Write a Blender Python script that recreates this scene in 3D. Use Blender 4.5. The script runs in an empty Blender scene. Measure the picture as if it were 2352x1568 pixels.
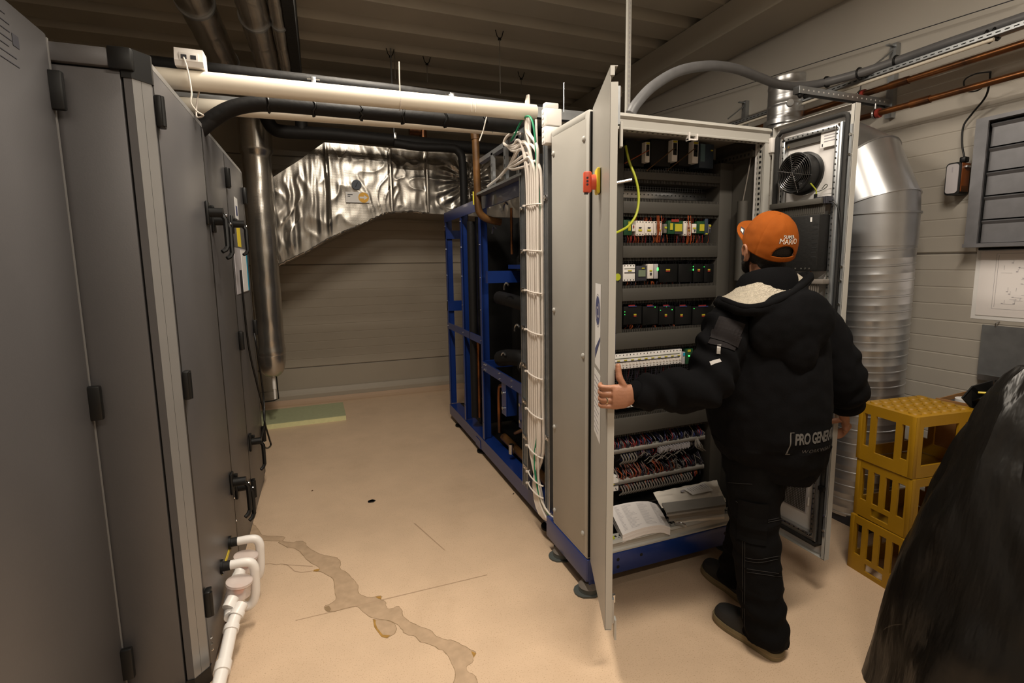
import bpy, bmesh, math, random
from mathutils import Vector, Matrix, noise
from mathutils.bvhtree import BVHTree
random.seed(7)
scn = bpy.context.scene
col = scn.collection
V = Vector
PI = math.pi

# ------------------------------------------------------------------ camera
FPX, CXP, CYP = 1153.6, 1179.7, 754.4
YAW, PITCH, ROLL, CAMH = math.radians(20.7278), math.radians(7.3188), math.radians(.7981), 1.55
_f = V((math.sin(YAW)*math.cos(PITCH), math.cos(YAW)*math.cos(PITCH), -math.sin(PITCH)))
_r = V((math.cos(YAW), -math.sin(YAW), 0)); _d = _f.cross(_r)
_rr = _r*math.cos(ROLL) + _d*math.sin(ROLL); _dd = _d*math.cos(ROLL) - _r*math.sin(ROLL)
cam = bpy.data.cameras.new('camera'); camo = bpy.data.objects.new('camera', cam); col.objects.link(camo)
cam.sensor_width = 36; cam.lens = FPX/2352*36; cam.clip_start = .02
cam.shift_x = (1176-CXP)/2352; cam.shift_y = (CYP-784)/2352
camo.matrix_world = Matrix(((_rr.x, -_dd.x, -_f.x, 0), (_rr.y, -_dd.y, -_f.y, 0), (_rr.z, -_dd.z, -_f.z, CAMH), (0, 0, 0, 1)))
scn.camera = camo
def at(px, py, ax, v):
    "measure: the point of plane ax=v seen at a pixel of the photograph"
    d = _rr*((px-CXP)/FPX) + _dd*((py-CYP)/FPX) + _f
    i = 'xyz'.index(ax); c = V((0, 0, CAMH))
    return c + d*((v-c[i])/d[i])

# ------------------------------------------------------------------ world, lamps, exposure
w = bpy.data.worlds.new('world'); scn.world = w; w.use_nodes = True
w.node_tree.nodes['Background'].inputs[0].default_value = (.5, .42, .34, 1)
w.node_tree.nodes['Background'].inputs[1].default_value = .012
vs = scn.view_settings
vs.view_transform = 'Standard'; vs.look = 'None'; vs.gamma = 1; vs.exposure = -0.08; vs.use_curve_mapping = False
def area(name, loc, sx, sy, power, colr, rotx=0):
    l = bpy.data.lights.new(name, 'AREA'); l.shape = 'RECTANGLE'; l.size = sx; l.size_y = sy
    l.energy = power; l.color = colr
    o = bpy.data.objects.new(name, l); o.location = loc; o.rotation_euler = (rotx, 0, 0); col.objects.link(o)
    return o
WARM = (1, .895, .755)
LAMPS = [((1.1, .55, 3.36), 1.2, .14, 74, 0), ((.30, 2.42, 3.36), .14, 1.2, 76, 0), ((.0, -1.1, 3.36), 1.2, .14, 36, 0)]
for i, (p, sx, sy, e, rz) in enumerate(LAMPS):
    area('tube_light', p, sx, sy, e, WARM)
    if i < 2: area('added_uplight', (p[0], p[1], p[2]+.075), sx, sy, e*.18, WARM, math.pi)      # extra light added above the housing to brighten the deck, like upward tube spill

# ------------------------------------------------------------------ materials
MATS = {}
def mat(name, c, rough=.5, metal=0., var=0., vscale=8., bump=0., bscale=60., c2=None, spec=.5, stretch=None, emit=None, alpha=None, coat=0.):
    m = bpy.data.materials.new(name); m.use_nodes = True; nt = m.node_tree; b = nt.nodes['Principled BSDF']
    b.inputs['Base Color'].default_value = (*c, 1); b.inputs['Roughness'].default_value = rough
    b.inputs['Metallic'].default_value = metal; b.inputs['Specular IOR Level'].default_value = spec
    if coat: b.inputs['Coat Weight'].default_value = coat
    if var or bump:
        tc = nt.nodes.new('ShaderNodeTexCoord'); mp = nt.nodes.new('ShaderNodeMapping')
        nt.links.new(tc.outputs['Object'], mp.inputs[0])
        if stretch: mp.inputs['Scale'].default_value = stretch
    if var:
        n = nt.nodes.new('ShaderNodeTexNoise'); n.inputs['Scale'].default_value = vscale; n.inputs['Detail'].default_value = 5
        nt.links.new(mp.outputs[0], n.inputs[0])
        r = nt.nodes.new('ShaderNodeMapRange'); r.inputs[1].default_value = .3; r.inputs[2].default_value = .7
        nt.links.new(n.outputs[0], r.inputs[0])
        mx = nt.nodes.new('ShaderNodeMix'); mx.data_type = 'RGBA'
        d = c2 or tuple(x*(1-var) for x in c)
        mx.inputs[6].default_value = (*c, 1); mx.inputs[7].default_value = (*d, 1)
        nt.links.new(r.outputs[0], mx.inputs[0]); nt.links.new(mx.outputs[2], b.inputs['Base Color'])
    if bump:
        n2 = nt.nodes.new('ShaderNodeTexNoise'); n2.inputs['Scale'].default_value = bscale; n2.inputs['Detail'].default_value = 4
        nt.links.new(mp.outputs[0], n2.inputs[0])
        bp = nt.nodes.new('ShaderNodeBump'); bp.inputs['Strength'].default_value = bump; bp.inputs['Distance'].default_value = .01
        nt.links.new(n2.outputs[0], bp.inputs['Height']); nt.links.new(bp.outputs[0], b.inputs['Normal'])
    if emit:
        b.inputs['Emission Color'].default_value = (*emit[0], 1); b.inputs['Emission Strength'].default_value = emit[1]
    if alpha is not None:
        b.inputs['Alpha'].default_value = alpha
    MATS[name] = m
    return m
mat('floor', (.66, .485, .335), .42, 0, .10, 5, .02, 300, spec=.35)
mat('stain', (.40, .285, .185), .45, 0, .32, 22, c2=(.50, .355, .235)); mat('stain_edge', (.28, .19, .105), .5); mat('ochre', (.42, .23, .05), .5, 0, .3, 40)
mat('scuff', (.42, .29, .19), .5)
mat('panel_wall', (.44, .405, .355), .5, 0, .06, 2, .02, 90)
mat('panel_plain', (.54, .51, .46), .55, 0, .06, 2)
mat('panel_far_shaded', (.33, .285, .225), .55, 0, .06, 2)  # same panels as the right wall; far wall's shade put into the colour
mat('joint', (.10, .085, .07), .8)
mat('cove', (.42, .29, .19), .5)
mat('deck', (.50, .46, .38), .55, .1, .10, 3)
mat('beam', (.46, .42, .35), .55, 0, .06, 3)
mat('unit', (.108, .104, .107), .42, .3, .10, 3, .02, 200)
mat('unit_corner', (.27, .265, .26), .36, .4, .08, 6)
mat('black', (.0055, .0055, .0055), .42, spec=.35); mat('rubber', (.010, .0095, .009), .65, 0, 0, 8, .15, 60, spec=.3)
mat('insulation', (.009, .0085, .0085), .6, 0, 0, 8, .2, 30, spec=.25)
mat('dark', (.006, .006, .006), .8)
mat('white_plastic', (.80, .77, .74), .35); mat('cream', (.74, .68, .575), .38, 0, .05, 6)
mat('clear_cup', (.80, .70, .66), .12, 0, alpha=.45); mat('orange_ball', (.85, .22, .05), .4)
mat('galv', (.42, .44, .46), .38, .8, .22, 14, .03, 40); mat('galv_bright', (.60, .62, .64), .25, .95, .12, 20)
mat('steel', (.55, .55, .56), .25, 1, .1, 20); mat('chrome', (.75, .75, .75), .12, 1)
mat('cab', (.35, .335, .305), .36, 0, .04, 4, .05, 700); mat('cab_edge', (.43, .42, .39), .40)
mat('cab_inner', (.72, .70, .69), .5); mat('trunk', (.058, .053, .045), .6, 0, .05, 6)
mat('blue', (.006, .028, .165), .34, .0, .12, 6, .03, 120, coat=.2)
mat('copper', (.36, .135, .04), .34, .9, .5, 6, c2=(.07, .038, .026)); mat('brass', (.5, .33, .12), .3, .9)
mat('brown_pipe', (.17, .078, .022), .42, .2, .7, 9)
mat('cable_white', (.74, .68, .62), .5); mat('cable_green', (.01, .22, .10), .45); mat('yellow_green', (.42, .46, .03), .5)
mat('foam', (.40, .42, .25), .8, 0, .1, 30, .1, 80); mat('foam_cut', (.72, .70, .38), .8, 0, .1, 30)
mat('label_white', (.78, .77, .76), .5); mat('ink', (.03, .03, .04), .6); mat('ink_blue', (.05, .06, .16), .6); mat('ink_grey', (.34, .32, .35), .6)
mat('amber', (.80, .42, .02), .5); mat('yellow', (.78, .60, .03), .5); mat('cyan', (.01, .30, .48), .5); mat('red', (.78, .11, .05), .4)
mat('red_dull', (.28, .03, .02), .5); mat('label_yellow', (.50, .44, .03), .5); mat('pcb', (.010, .06, .022), .5)
mat('slate', (.03, .045, .07), .5); mat('teal_grey', (.10, .17, .20), .5); mat('lcd', (.17, .21, .14), .3)
mat('led', (.05, .9, .12), .4, emit=((.05, 1, .12), 3.5))
mat('wire_orange', (.30, .06, .012), .5); mat('wire_dark', (.02, .018, .03), .5); mat('wire_blue', (.03, .04, .14), .5); mat('wire_grey', (.17, .15, .13), .5); mat('wire_red', (.22, .02, .02), .5)
mat('paper', (.80, .76, .75), .6); mat('paper_grey', (.42, .40, .42), .6); mat('envelope', (.74, .69, .62), .5, 0, .1, 14, .25, 12)
mat('crate', (.38, .20, .005), .45, 0, .14, 7, .05, 80)
mat('cardboard', (.33, .16, .05), .7, 0, .1, 10)
mat('cap', (.25, .058, .002), .85, 0, .1, 30, .15, 900, spec=.2); mat('thread_white', (.72, .66, .58), .7); mat('thread', (.018, .016, .015), .8)
mat('jacket', (.0036, .0036, .0044), .92, 0, .3, 9, .2, 500, spec=.12); mat('patch', (.014, .0115, .012), .85, 0, .2, 20, spec=.2)
mat('print', (.105, .10, .095), .8); mat('fleece', (.62, .55, .44), .95, 0, .25, 90, 1., 240)
mat('trousers', (.0036, .0034, .0036), .92, 0, .3, 12, .2, 400, spec=.12)
mat('shoe', (.020, .019, .018), .8, 0, .2, 20, .15, 300); mat('sole', (.21, .165, .085), .7, 0, .25, 14)
mat('skin', (.37, .17, .098), .5, 0, .18, 26, .1, 120); mat('hair', (.012, .009, .007), .8, 0, 0, 8, .6, 260); mat('nail', (.58, .31, .22), .35)
mat('armour', (.13, .13, .135), .45, 0, .15, 20); mat('print_light', (.42, .40, .38), .8); mat('print_dim', (.075, .07, .068), .8)
mat('guard', (.30, .30, .31), .18, 1); mat('amber_dark', (.22, .06, .012), .4)
mat('zinc', (.21, .21, .225), .42, .5, .2, 12)
mat('cover_grey', (.22, .21, .195), .5); mat('foot_grey', (.075, .085, .08), .5)
mat('gold', (.80, .68, .45), .2, 1); mat('debris', (.02, .018, .017), .8)
mat('lamp_body', (.8, .8, .8), .4); mat('lamp_tube', (1, .95, .85), .5, emit=((1, .82, .62), 1.2))
def foil_mat(name, c, rough, bump, bs, grid):
    m = mat(name, c, rough, .92, .18, 5, 0); nt = m.node_tree; b = nt.nodes['Principled BSDF']
    tc = nt.nodes.new('ShaderNodeTexCoord')
    n = nt.nodes.new('ShaderNodeTexNoise'); n.inputs['Scale'].default_value = bs; n.inputs['Detail'].default_value = 3; n.inputs['Distortion'].default_value = .9
    if grid: n.noise_type = 'RIDGED_MULTIFRACTAL'; n.inputs['Lacunarity'].default_value = 2.2; n.inputs['Gain'].default_value = 1.2
    mp = nt.nodes.new('ShaderNodeMapping'); mp.inputs['Scale'].default_value = (1, 1, .45)
    nt.links.new(tc.outputs['Object'], mp.inputs[0]); nt.links.new(mp.outputs[0], n.inputs[0])
    bp = nt.nodes.new('ShaderNodeBump'); bp.inputs['Strength'].default_value = bump; bp.inputs['Distance'].default_value = .03
    nt.links.new(n.outputs[0], bp.inputs['Height'])
    last = bp
    for rot in ('X', 'Z') if grid else ():
        wv = nt.nodes.new('ShaderNodeTexWave'); wv.bands_direction = rot; wv.inputs['Scale'].default_value = 30
        nt.links.new(tc.outputs['Object'], wv.inputs[0])
        b2 = nt.nodes.new('ShaderNodeBump'); b2.inputs['Strength'].default_value = .035; b2.inputs['Distance'].default_value = .004
        nt.links.new(wv.outputs[1], b2.inputs['Height']); nt.links.new(last.outputs[0], b2.inputs['Normal']); last = b2
    nt.links.new(last.outputs[0], b.inputs['Normal'])
foil_mat('foil', (.38, .355, .32), .27, .30, 5, True)
foil_mat('foil_pipe', (.56, .525, .475), .27, .14, 7, True)
foil_mat('spiral', (.56, .57, .59), .33, .012, 4, False)
def film_mat():
    m = bpy.data.materials.new('film'); m.use_nodes = True; nt = m.node_tree; b = nt.nodes['Principled BSDF']
    b.inputs['Base Color'].default_value = (.007, .006, .005, 1); b.inputs['Roughness'].default_value = .34; b.inputs['Specular IOR Level'].default_value = .35
    tc = nt.nodes.new('ShaderNodeTexCoord'); n = nt.nodes.new('ShaderNodeTexNoise'); n.inputs['Scale'].default_value = 5; n.inputs['Detail'].default_value = 4
    mp = nt.nodes.new('ShaderNodeMapping'); mp.inputs['Scale'].default_value = (1, 2.5, .5); mp.inputs['Rotation'].default_value = (.5, .7, 0)
    nt.links.new(tc.outputs['Object'], mp.inputs[0]); nt.links.new(mp.outputs[0], n.inputs[0])
    bp = nt.nodes.new('ShaderNodeBump'); bp.inputs['Strength'].default_value = .6; bp.inputs['Distance'].default_value = .03
    nt.links.new(n.outputs[0], bp.inputs['Height']); nt.links.new(bp.outputs[0], b.inputs['Normal'])
    b.inputs['Alpha'].default_value = .93
    MATS['film'] = m
film_mat()
# ------------------------------------------------------------------ mesh helpers
WL = {}          # world location of every object (all are pure translations)
def frame(d, up=None):
    d = V(d).normalized(); u = V(up) if up else (V((0, 0, 1)) if abs(d.z) < .95 else V((0, 1, 0)))
    a = u.cross(d).normalized(); return a, d.cross(a).normalized(), d
class MB:
    def __init__(s, T=None): s.v = []; s.f = []; s.T = T
    def add(s, vs, fs):
        k = len(s.v); s.v += [(s.T @ V(p)) if s.T else V(p) for p in vs]; s.f += [tuple(i+k for i in f) for f in fs]; return s
    def box(s, x0, x1, y0, y1, z0, z1, b=0.):
        if b <= 0:
            return s.add([(x0, y0, z0), (x1, y0, z0), (x1, y1, z0), (x0, y1, z0), (x0, y0, z1), (x1, y0, z1), (x1, y1, z1), (x0, y1, z1)],
                         [(0, 3, 2, 1), (4, 5, 6, 7), (0, 1, 5, 4), (1, 2, 6, 5), (2, 3, 7, 6), (3, 0, 4, 7)])
        bm = bmesh.new(); bmesh.ops.create_cube(bm, size=1)
        for v in bm.verts: v.co = V(((x0+x1)/2+v.co.x*(x1-x0), (y0+y1)/2+v.co.y*(y1-y0), (z0+z1)/2+v.co.z*(z1-z0)))
        bmesh.ops.bevel(bm, geom=bm.edges[:], offset=b, segments=2, profile=.5, affect='EDGES')
        bm.verts.ensure_lookup_table(); s.add([v.co.copy() for v in bm.verts], [[v.index for v in f.verts] for f in bm.faces]); bm.free(); return s
    def cyl(s, a, b, r, n=16, r2=None, caps=True):
        a, b = V(a), V(b); x, y, d = frame(b-a); r2 = r if r2 is None else r2; vs = []
        for c, q in ((a, r), (b, r2)): vs += [c + x*q*math.cos(2*PI*i/n) + y*q*math.sin(2*PI*i/n) for i in range(n)]
        fs = [(i, (i+1) % n, n+(i+1) % n, n+i) for i in range(n)]
        if caps: fs += [tuple(range(n-1, -1, -1)), tuple(range(n, 2*n))]
        return s.add(vs, fs)
    def tube(s, pts, r, n=10, smooth=0, caps=True, flat=None):
        pts = [V(p) for p in pts]
        if smooth: pts = spline(pts, smooth)
        rs = r if isinstance(r, (list, tuple)) else [r]*len(pts)
        if len(rs) != len(pts): rs = [rs[min(len(rs)-1, int(i*(len(rs)-1)/(len(pts)-1)+.5))] for i in range(len(pts))]
        x = None; vs = []; m = len(pts)
        for i, p in enumerate(pts):
            d = (pts[min(i+1, m-1)] - pts[max(i-1, 0)]).normalized()
            if x is None: x = frame(d)[0]
            else:
                x = x - d*x.dot(d); x = x.normalized() if x.length > 1e-6 else frame(d)[0]
            y = d.cross(x); fy = flat or 1
            vs += [p + x*rs[i]*math.cos(2*PI*k/n) + y*rs[i]*fy*math.sin(2*PI*k/n) for k in range(n)]
        fs = [(i*n+k, i*n+(k+1) % n, (i+1)*n+(k+1) % n, (i+1)*n+k) for i in range(m-1) for k in range(n)]
        if caps: fs += [tuple(range(n-1, -1, -1)), tuple(range((m-1)*n, m*n))]
        return s.add(vs, fs)
    def loft(s, rings, caps=True, closed=True):
        n = len(rings[0]); vs = [p for r in rings for p in r]; m = len(rings)
        fs = [(i*n+k, i*n+(k+1) % n, (i+1)*n+(k+1) % n, (i+1)*n+k) for i in range(m-1) for k in range(n if closed else n-1)]
        if caps: fs += [tuple(range(n-1, -1, -1)), tuple(range((m-1)*n, m*n))]
        return s.add(vs, fs)
    def prism(s, poly, off):
        off = V(off); poly = [V(p) for p in poly]; n = len(poly)
        return s.add(poly + [p+off for p in poly], [tuple(range(n)), tuple(range(2*n-1, n-1, -1))] + [(i, n+i, n+(i+1) % n, (i+1) % n) for i in range(n)])
    def sphere(s, c, rx, ry=None, rz=None, n=12, m=8, R=None):
        ry = ry or rx; rz = rz or rx; c = V(c); vs = []
        for j in range(1, m):
            t = PI*j/m
            for i in range(n):
                p = V((rx*math.sin(t)*math.cos(2*PI*i/n), ry*math.sin(t)*math.sin(2*PI*i/n), rz*math.cos(t))); vs.append(c+(R @ p if R else p))
        tp = V((0, 0, rz)); vs += [c+(R @ tp if R else tp), c-(R @ tp if R else tp)]; k = len(vs)
        fs = [(j*n+i, (j+1)*n+i, (j+1)*n+(i+1) % n, j*n+(i+1) % n) for j in range(m-2) for i in range(n)]
        fs += [(k-2, i, (i+1) % n) for i in range(n)] + [(k-1, (m-2)*n+(i+1) % n, (m-2)*n+i) for i in range(n)]
        return s.add(vs, fs)
    def build(s, name, m, parent=None, smooth=False, kind=None, label=None, fix=True):
        me = bpy.data.meshes.new(name)
        lo = V([min(p[i] for p in s.v) for i in range(3)]); hi = V([max(p[i] for p in s.v) for i in range(3)]); c = (lo+hi)/2
        if parent is None: c.z = lo.z
        me.from_pydata([p-c for p in s.v], [], s.f)
        if fix:
            bm = bmesh.new(); bm.from_mesh(me); bmesh.ops.recalc_face_normals(bm, faces=bm.faces[:]); bm.to_mesh(me); bm.free()
        if smooth:
            me.polygons.foreach_set('use_smooth', [True]*len(me.polygons))
            try: me.set_sharp_from_angle(angle=math.radians(38))
            except Exception: pass
        me.materials.append(MATS[m] if isinstance(m, str) else m)
        return link(name, me, c, parent, kind, label)
def link(name, me, c, parent, kind=None, label=None):
    o = bpy.data.objects.new(name, me); col.objects.link(o); c = V(c)
    if parent: o.parent = parent; o.location = c - WL[parent.name]
    else: o.location = c
    WL[o.name] = c
    if kind: o['kind'] = kind
    if label: o['label'] = label
    return o
def spline(p, k):
    q = [p[0]*2-p[1]] + list(p) + [p[-1]*2-p[-2]]; out = []
    for i in range(1, len(q)-2):
        for j in range(k):
            t = j/k; a, b, c, d = q[i-1], q[i], q[i+1], q[i+2]
            out.append(.5*((2*b)+(c-a)*t+(2*a-5*b+4*c-d)*t*t+(3*b-a-3*c+d)*t**3))
    out.append(p[-1]); return out
def thing(name, label, cat, loc, group=None):
    o = bpy.data.objects.new(name, None); col.objects.link(o); o.location = loc; o.empty_display_size = .1
    WL[o.name] = V(loc); return tag(o, label, cat, group)
def tag(o, label, cat, group=None, kind=None):
    o['label'] = label; o['category'] = cat
    if group: o['group'] = group
    if kind: o['kind'] = kind
    return o
def part(name, m, parent, fn, smooth=False, T=None, **k):
    b = MB(T); fn(b); return b.build(name, m, parent, smooth, **k)
def bx(name, m, parent, *a, T=None, **k):
    b = a[6] if len(a) > 6 else 0
    return MB(T).box(*a[:6], b).build(name, m, parent, smooth=b > 0, **k)
def tb(name, m, parent, pts, r, n=10, smooth=0, T=None, **k):
    return MB(T).tube(pts, r, n, smooth).build(name, m, parent, True, **k)
def cy(name, m, parent, a, b, r, n=16, T=None, **k):
    return MB(T).cyl(a, b, r, n).build(name, m, parent, True, **k)
def text_mesh(body, size, extrude=.0004, space=1., shear=0, bold=0):
    c = bpy.data.curves.new('t', 'FONT'); c.body = body; c.size = size; c.extrude = extrude; c.align_x = 'CENTER'; c.align_y = 'CENTER'
    c.space_character = space; c.shear = shear; c.offset = bold; c.resolution_u = 3
    o = bpy.data.objects.new('t', c); col.objects.link(o)
    me = bpy.data.meshes.new_from_object(o.evaluated_get(bpy.context.evaluated_depsgraph_get()))
    vs = [v.co.copy() for v in me.vertices]; fs = [tuple(p.vertices) for p in me.polygons]
    bpy.data.objects.remove(o); bpy.data.curves.remove(c); bpy.data.meshes.remove(me)
    return vs, fs
def text_on(name, body, size, m, parent, origin, ux, uy, **k):
    "flat print: text in the plane ux,uy at origin"
    vs, fs = text_mesh(body, size, **k); ux, uy = V(ux).normalized(), V(uy).normalized(); n = ux.cross(uy)
    b = MB(); b.add([V(origin)+ux*p.x+uy*p.y+n*(p.z+.0006) for p in vs], fs); return b.build(name, m, parent, fix=False)
def struct(o): o['kind'] = 'structure'; return o

# ------------------------------------------------------------------ floor with fine speckle
def floor_mat():
    m = MATS['floor']; nt = m.node_tree; b = nt.nodes['Principled BSDF']
    mx0 = [n for n in nt.nodes if n.type == 'MIX'][0]; tc = [n for n in nt.nodes if n.type == 'TEX_COORD'][0]
    n = nt.nodes.new('ShaderNodeTexNoise'); n.inputs['Scale'].default_value = 190; n.inputs['Detail'].default_value = 2
    nt.links.new(tc.outputs['Object'], n.inputs[0])
    r = nt.nodes.new('ShaderNodeMapRange'); r.inputs[1].default_value = .58; r.inputs[2].default_value = .72
    nt.links.new(n.outputs[0], r.inputs[0])
    n3 = nt.nodes.new('ShaderNodeTexNoise'); n3.inputs['Scale'].default_value = 2.2; n3.inputs['Detail'].default_value = 6; n3.inputs['Roughness'].default_value = .7
    nt.links.new(tc.outputs['Object'], n3.inputs[0])
    r3 = nt.nodes.new('ShaderNodeMapRange'); r3.inputs[1].default_value = .55; r3.inputs[2].default_value = .85; r3.inputs[4].default_value = .35
    nt.links.new(n3.outputs[0], r3.inputs[0])
    ad = nt.nodes.new('ShaderNodeMath'); ad.operation = 'ADD'; ad.use_clamp = True
    ml = nt.nodes.new('ShaderNodeMath'); ml.operation = 'MULTIPLY'; ml.inputs[1].default_value = .8
    nt.links.new(r.outputs[0], ml.inputs[0]); nt.links.new(ml.outputs[0], ad.inputs[0]); nt.links.new(r3.outputs[0], ad.inputs[1])
    mx = nt.nodes.new('ShaderNodeMix'); mx.data_type = 'RGBA'; mx.inputs[7].default_value = (.40, .27, .165, 1)
    nt.links.new(mx0.outputs[2], mx.inputs[6]); nt.links.new(ad.outputs[0], mx.inputs[0]); nt.links.new(mx.outputs[2], b.inputs['Base Color'])
floor_mat()
FARY, WALLX, CEIL = 6.13, 3.4, 3.5
floor = struct(bx('floor', 'floor', None, -3.1, 3.5, -2.7, 6.2, -.1, 0)); floor['label'] = 'tan speckled resin floor with cracked water stains'
WL['floor'] = floor.location.copy()
def gp(px, py, z=0.): p = at(px, py, 'z', z); return V((p.x, p.y, z))
def stain(name, m, pts, z, edge=None):
    g = [gp(560+x/4.041, 1180+y/4.041, z) for x, y in pts]
    if len(g) > 12 and edge:
        c_ = spline(g+[g[0]], 3)[:-1]; g = [p+V((.006*noise.noise(p*45), .006*noise.noise(p*45+V((9, 0, 0))), 0)) for p in c_]
    bm = bmesh.new(); vs = [bm.verts.new(p) for p in g]; f = bm.faces.new(vs); bmesh.ops.triangulate(bm, faces=[f]); bm.verts.index_update()
    b = MB(); b.add([v.co.copy() for v in bm.verts], [[v.index for v in q.verts] for q in bm.faces]); bm.free()
    b.build(name, m, floor, kind='structure')
    if edge:
        b = MB(); n = len(g)
        for i in range(n):
            p, q = g[i], g[(i+1) % n]; d = (q-p)
            if d.length < 1e-4: continue
            s = V((-d.y, d.x, 0)).normalized()*edge*random.uniform(.4, 1.3); u = V((0, 0, .0004))
            b.add([p-s+u, p+s+u, q+s+u, q-s+u], [(0, 1, 2, 3)])
        b.build('stain_rim', 'stain_edge', floor, kind='structure')
up = [(75,80),(110,110),(150,160),(180,200),(300,205),(385,215),(360,250),(440,262),(520,250),(570,265),(590,310),(680,355),(760,385),(830,395),(880,420),(905,470),(890,500),(960,545),(1020,610),(1060,660),(1060,720),(1110,765),(1190,770),(1270,760),(1275,790),(1300,800),(1320,830),(1330,875),(1380,875),(1430,858),(1465,890),(1475,930),(1520,985),(1600,1030),(1720,1075),(1790,1130),(1890,1170),(1960,1180),(2060,1230),(2110,1260),(2155,1290),(2130,1340),(2110,1390),(2060,1415),(2090,1470),(2150,1500),(2160,1620)]
lo = [(1955,1620),(1965,1480),(1930,1390),(1880,1300),(1810,1250),(1700,1200),(1640,1190),(1590,1135),(1500,1115),(1460,1060),(1400,1010),(1320,985),(1200,965),(1100,905),(1050,860),(940,875),(800,908),(755,885),(760,850),(850,800),(845,700),(825,600),(760,560),(720,535),(660,530),(700,500),(600,440),(540,370),(480,320),(410,312),(320,265),(330,250),(165,245),(60,180)]
stain('water_stain', 'stain', up+lo, .0006, .0011)
stain('water_stain', 'stain', [(1200,975),(1240,985),(1320,985),(1400,1015),(1420,1065),(1400,1110),(1330,1150),(1280,1135),(1210,1040)], .0008, .0010)
stain('ochre_stain', 'ochre', [(1200,975),(1225,985),(1222,1010),(1240,1060),(1290,1120),(1360,1125),(1330,1150),(1280,1140),(1212,1050)], .0014)
stain('ochre_stain', 'ochre', [(1222,768),(1272,760),(1276,790),(1250,785)], .0014); stain('ochre_stain', 'ochre', [(650,518),(708,506),(690,532),(645,532)], .0014)
stain('ochre_stain', 'ochre', [(2110,1270),(2158,1292),(2135,1330),(2120,1300)], .0014)
stain('dark_stain', 'stain_edge', [(752,862),(790,850),(810,880),(795,908),(760,895)], .0012)
stain('scuff', 'scuff', [(1575,85),(1590,85),(1870,335),(1862,338)], .0006); stain('scuff', 'scuff', [(480,985),(1040,850),(2260,560),(2260,566),(1040,858),(480,990)], .0007)
def tide(pts):
    b = MB(); g = [gp(560+x/4.041, 1180+y/4.041, .0008) for x, y in pts]
    for p, q in zip(g, g[1:]):
        s = V((-(q-p).y, (q-p).x, 0)).normalized()*.0022; b.add([p-s, p+s, q+s, q-s], [(0, 1, 2, 3)])
    b.build('tide_mark', 'scuff', floor, kind='structure')
tide([(190,465),(250,460),(300,470),(350,462),(400,470),(440,500),(470,530),(530,540),(600,535),(645,525)]); tide([(370,470),(480,475),(560,480),(640,485)])

# ------------------------------------------------------------------ walls, ceiling
def wall_panels(parent, axis, fixed, a0, a1, seams, grooves, mm='panel_wall', mp='panel_plain'):
    for z0, z1, nm in seams:
        g = .004; b = MB(); prof = []
        zs = [z0+g]; n = grooves if nm else 0
        for i in range(1, n): zs += [z0+(z1-z0)*i/n]
        pr = [(0, z0+g), (.006, z0+g+.006)]
        for z in zs[1:]: pr += [(.006, z-.005), (.0035, z-.0015), (.0035, z+.0015), (.006, z+.005)]
        pr += [(.006, z1-g-.006), (0, z1-g)]
        if axis == 'y': vs = [(a, fixed-d, z) for a in (a0, a1) for d, z in pr]
        else: vs = [(fixed-d, a, z) for a in (a0, a1) for d, z in pr]
        k = len(pr); b.add(vs, [(i, i+1, k+i+1, k+i) for i in range(k-1)])
        b.build('panel', mm if nm else mp, parent)
wf = struct(bx('wall_far', 'joint', None, -3.1, 3.5, FARY, FARY+.1, -.1, 3.75)); wr = struct(bx('wall_right', 'joint', None, WALLX, WALLX+.1, -2.7, 6.2, -.1, 3.75))
wl = struct(bx('wall_left', 'panel_plain', None, -3.1, -3.0, -2.7, 6.2, -.1, 3.75)); wb = struct(bx('wall_back', 'panel_plain', None, -3.1, 3.5, -2.7, -2.6, -.1, 3.75))
SE = [(-.1, .41, 0), (.41, 1.576, 1), (1.576, 2.742, 1), (2.742, 3.74, 0)]
wall_panels(wf, 'y', FARY, -3.0, 3.395, SE, 12, 'panel_far_shaded', 'panel_far_shaded')
wall_panels(wr, 'x', WALLX, -2.6, FARY-.01, [(-.1, .41, 1), (.41, 1.576, 1), (1.576, 2.742, 1), (2.742, 3.74, 0)], 12)
b = MB(); pr = [(0, 0), (.05, 0), (.05, .105), (.042, .13), (.02, .165), (0, .17)]
b.prism([(-3.0, FARY-.007-d, z) for d, z in pr], (6.39, 0, 0)); struct(b.build('trim_1', 'panel_far_shaded'))
b = MB(); pr = [(0, 0), (.05, 0), (.03, .012), (.012, .03), (.004, .062), (0, .062)]
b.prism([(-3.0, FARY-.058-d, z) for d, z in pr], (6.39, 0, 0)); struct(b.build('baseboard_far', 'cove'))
b = MB(); pr = []; y = -2.6; R = .42; k = 0
while y < 6.1:
    pr += [(y, CEIL), (y+.245, CEIL), (y+.25, CEIL+.008), (y+.29, CEIL+.105), (y+.375, CEIL+.105)]
    y += R
pr.append((6.12, CEIL))
n = len(pr); b.add([(x, y, z) for x in (-3.0, 3.4) for y, z in pr], [(i, i+1, n+i+1, n+i) for i in range(n-1)])
b.add([(-3.1, -2.7, 3.72), (3.5, -2.7, 3.72), (3.5, 6.2, 3.72), (-3.1, 6.2, 3.72)], [(0, 1, 2, 3)])
struct(b.build('ceiling', 'deck', fix=False))
b = MB(); b.box(3.0, 3.385, -2.58, 6.11, 3.27, 3.495); b.box(2.985, 3.0, -2.58, 6.11, 3.27, 3.285); struct(b.build('trim_2', 'beam'))
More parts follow.
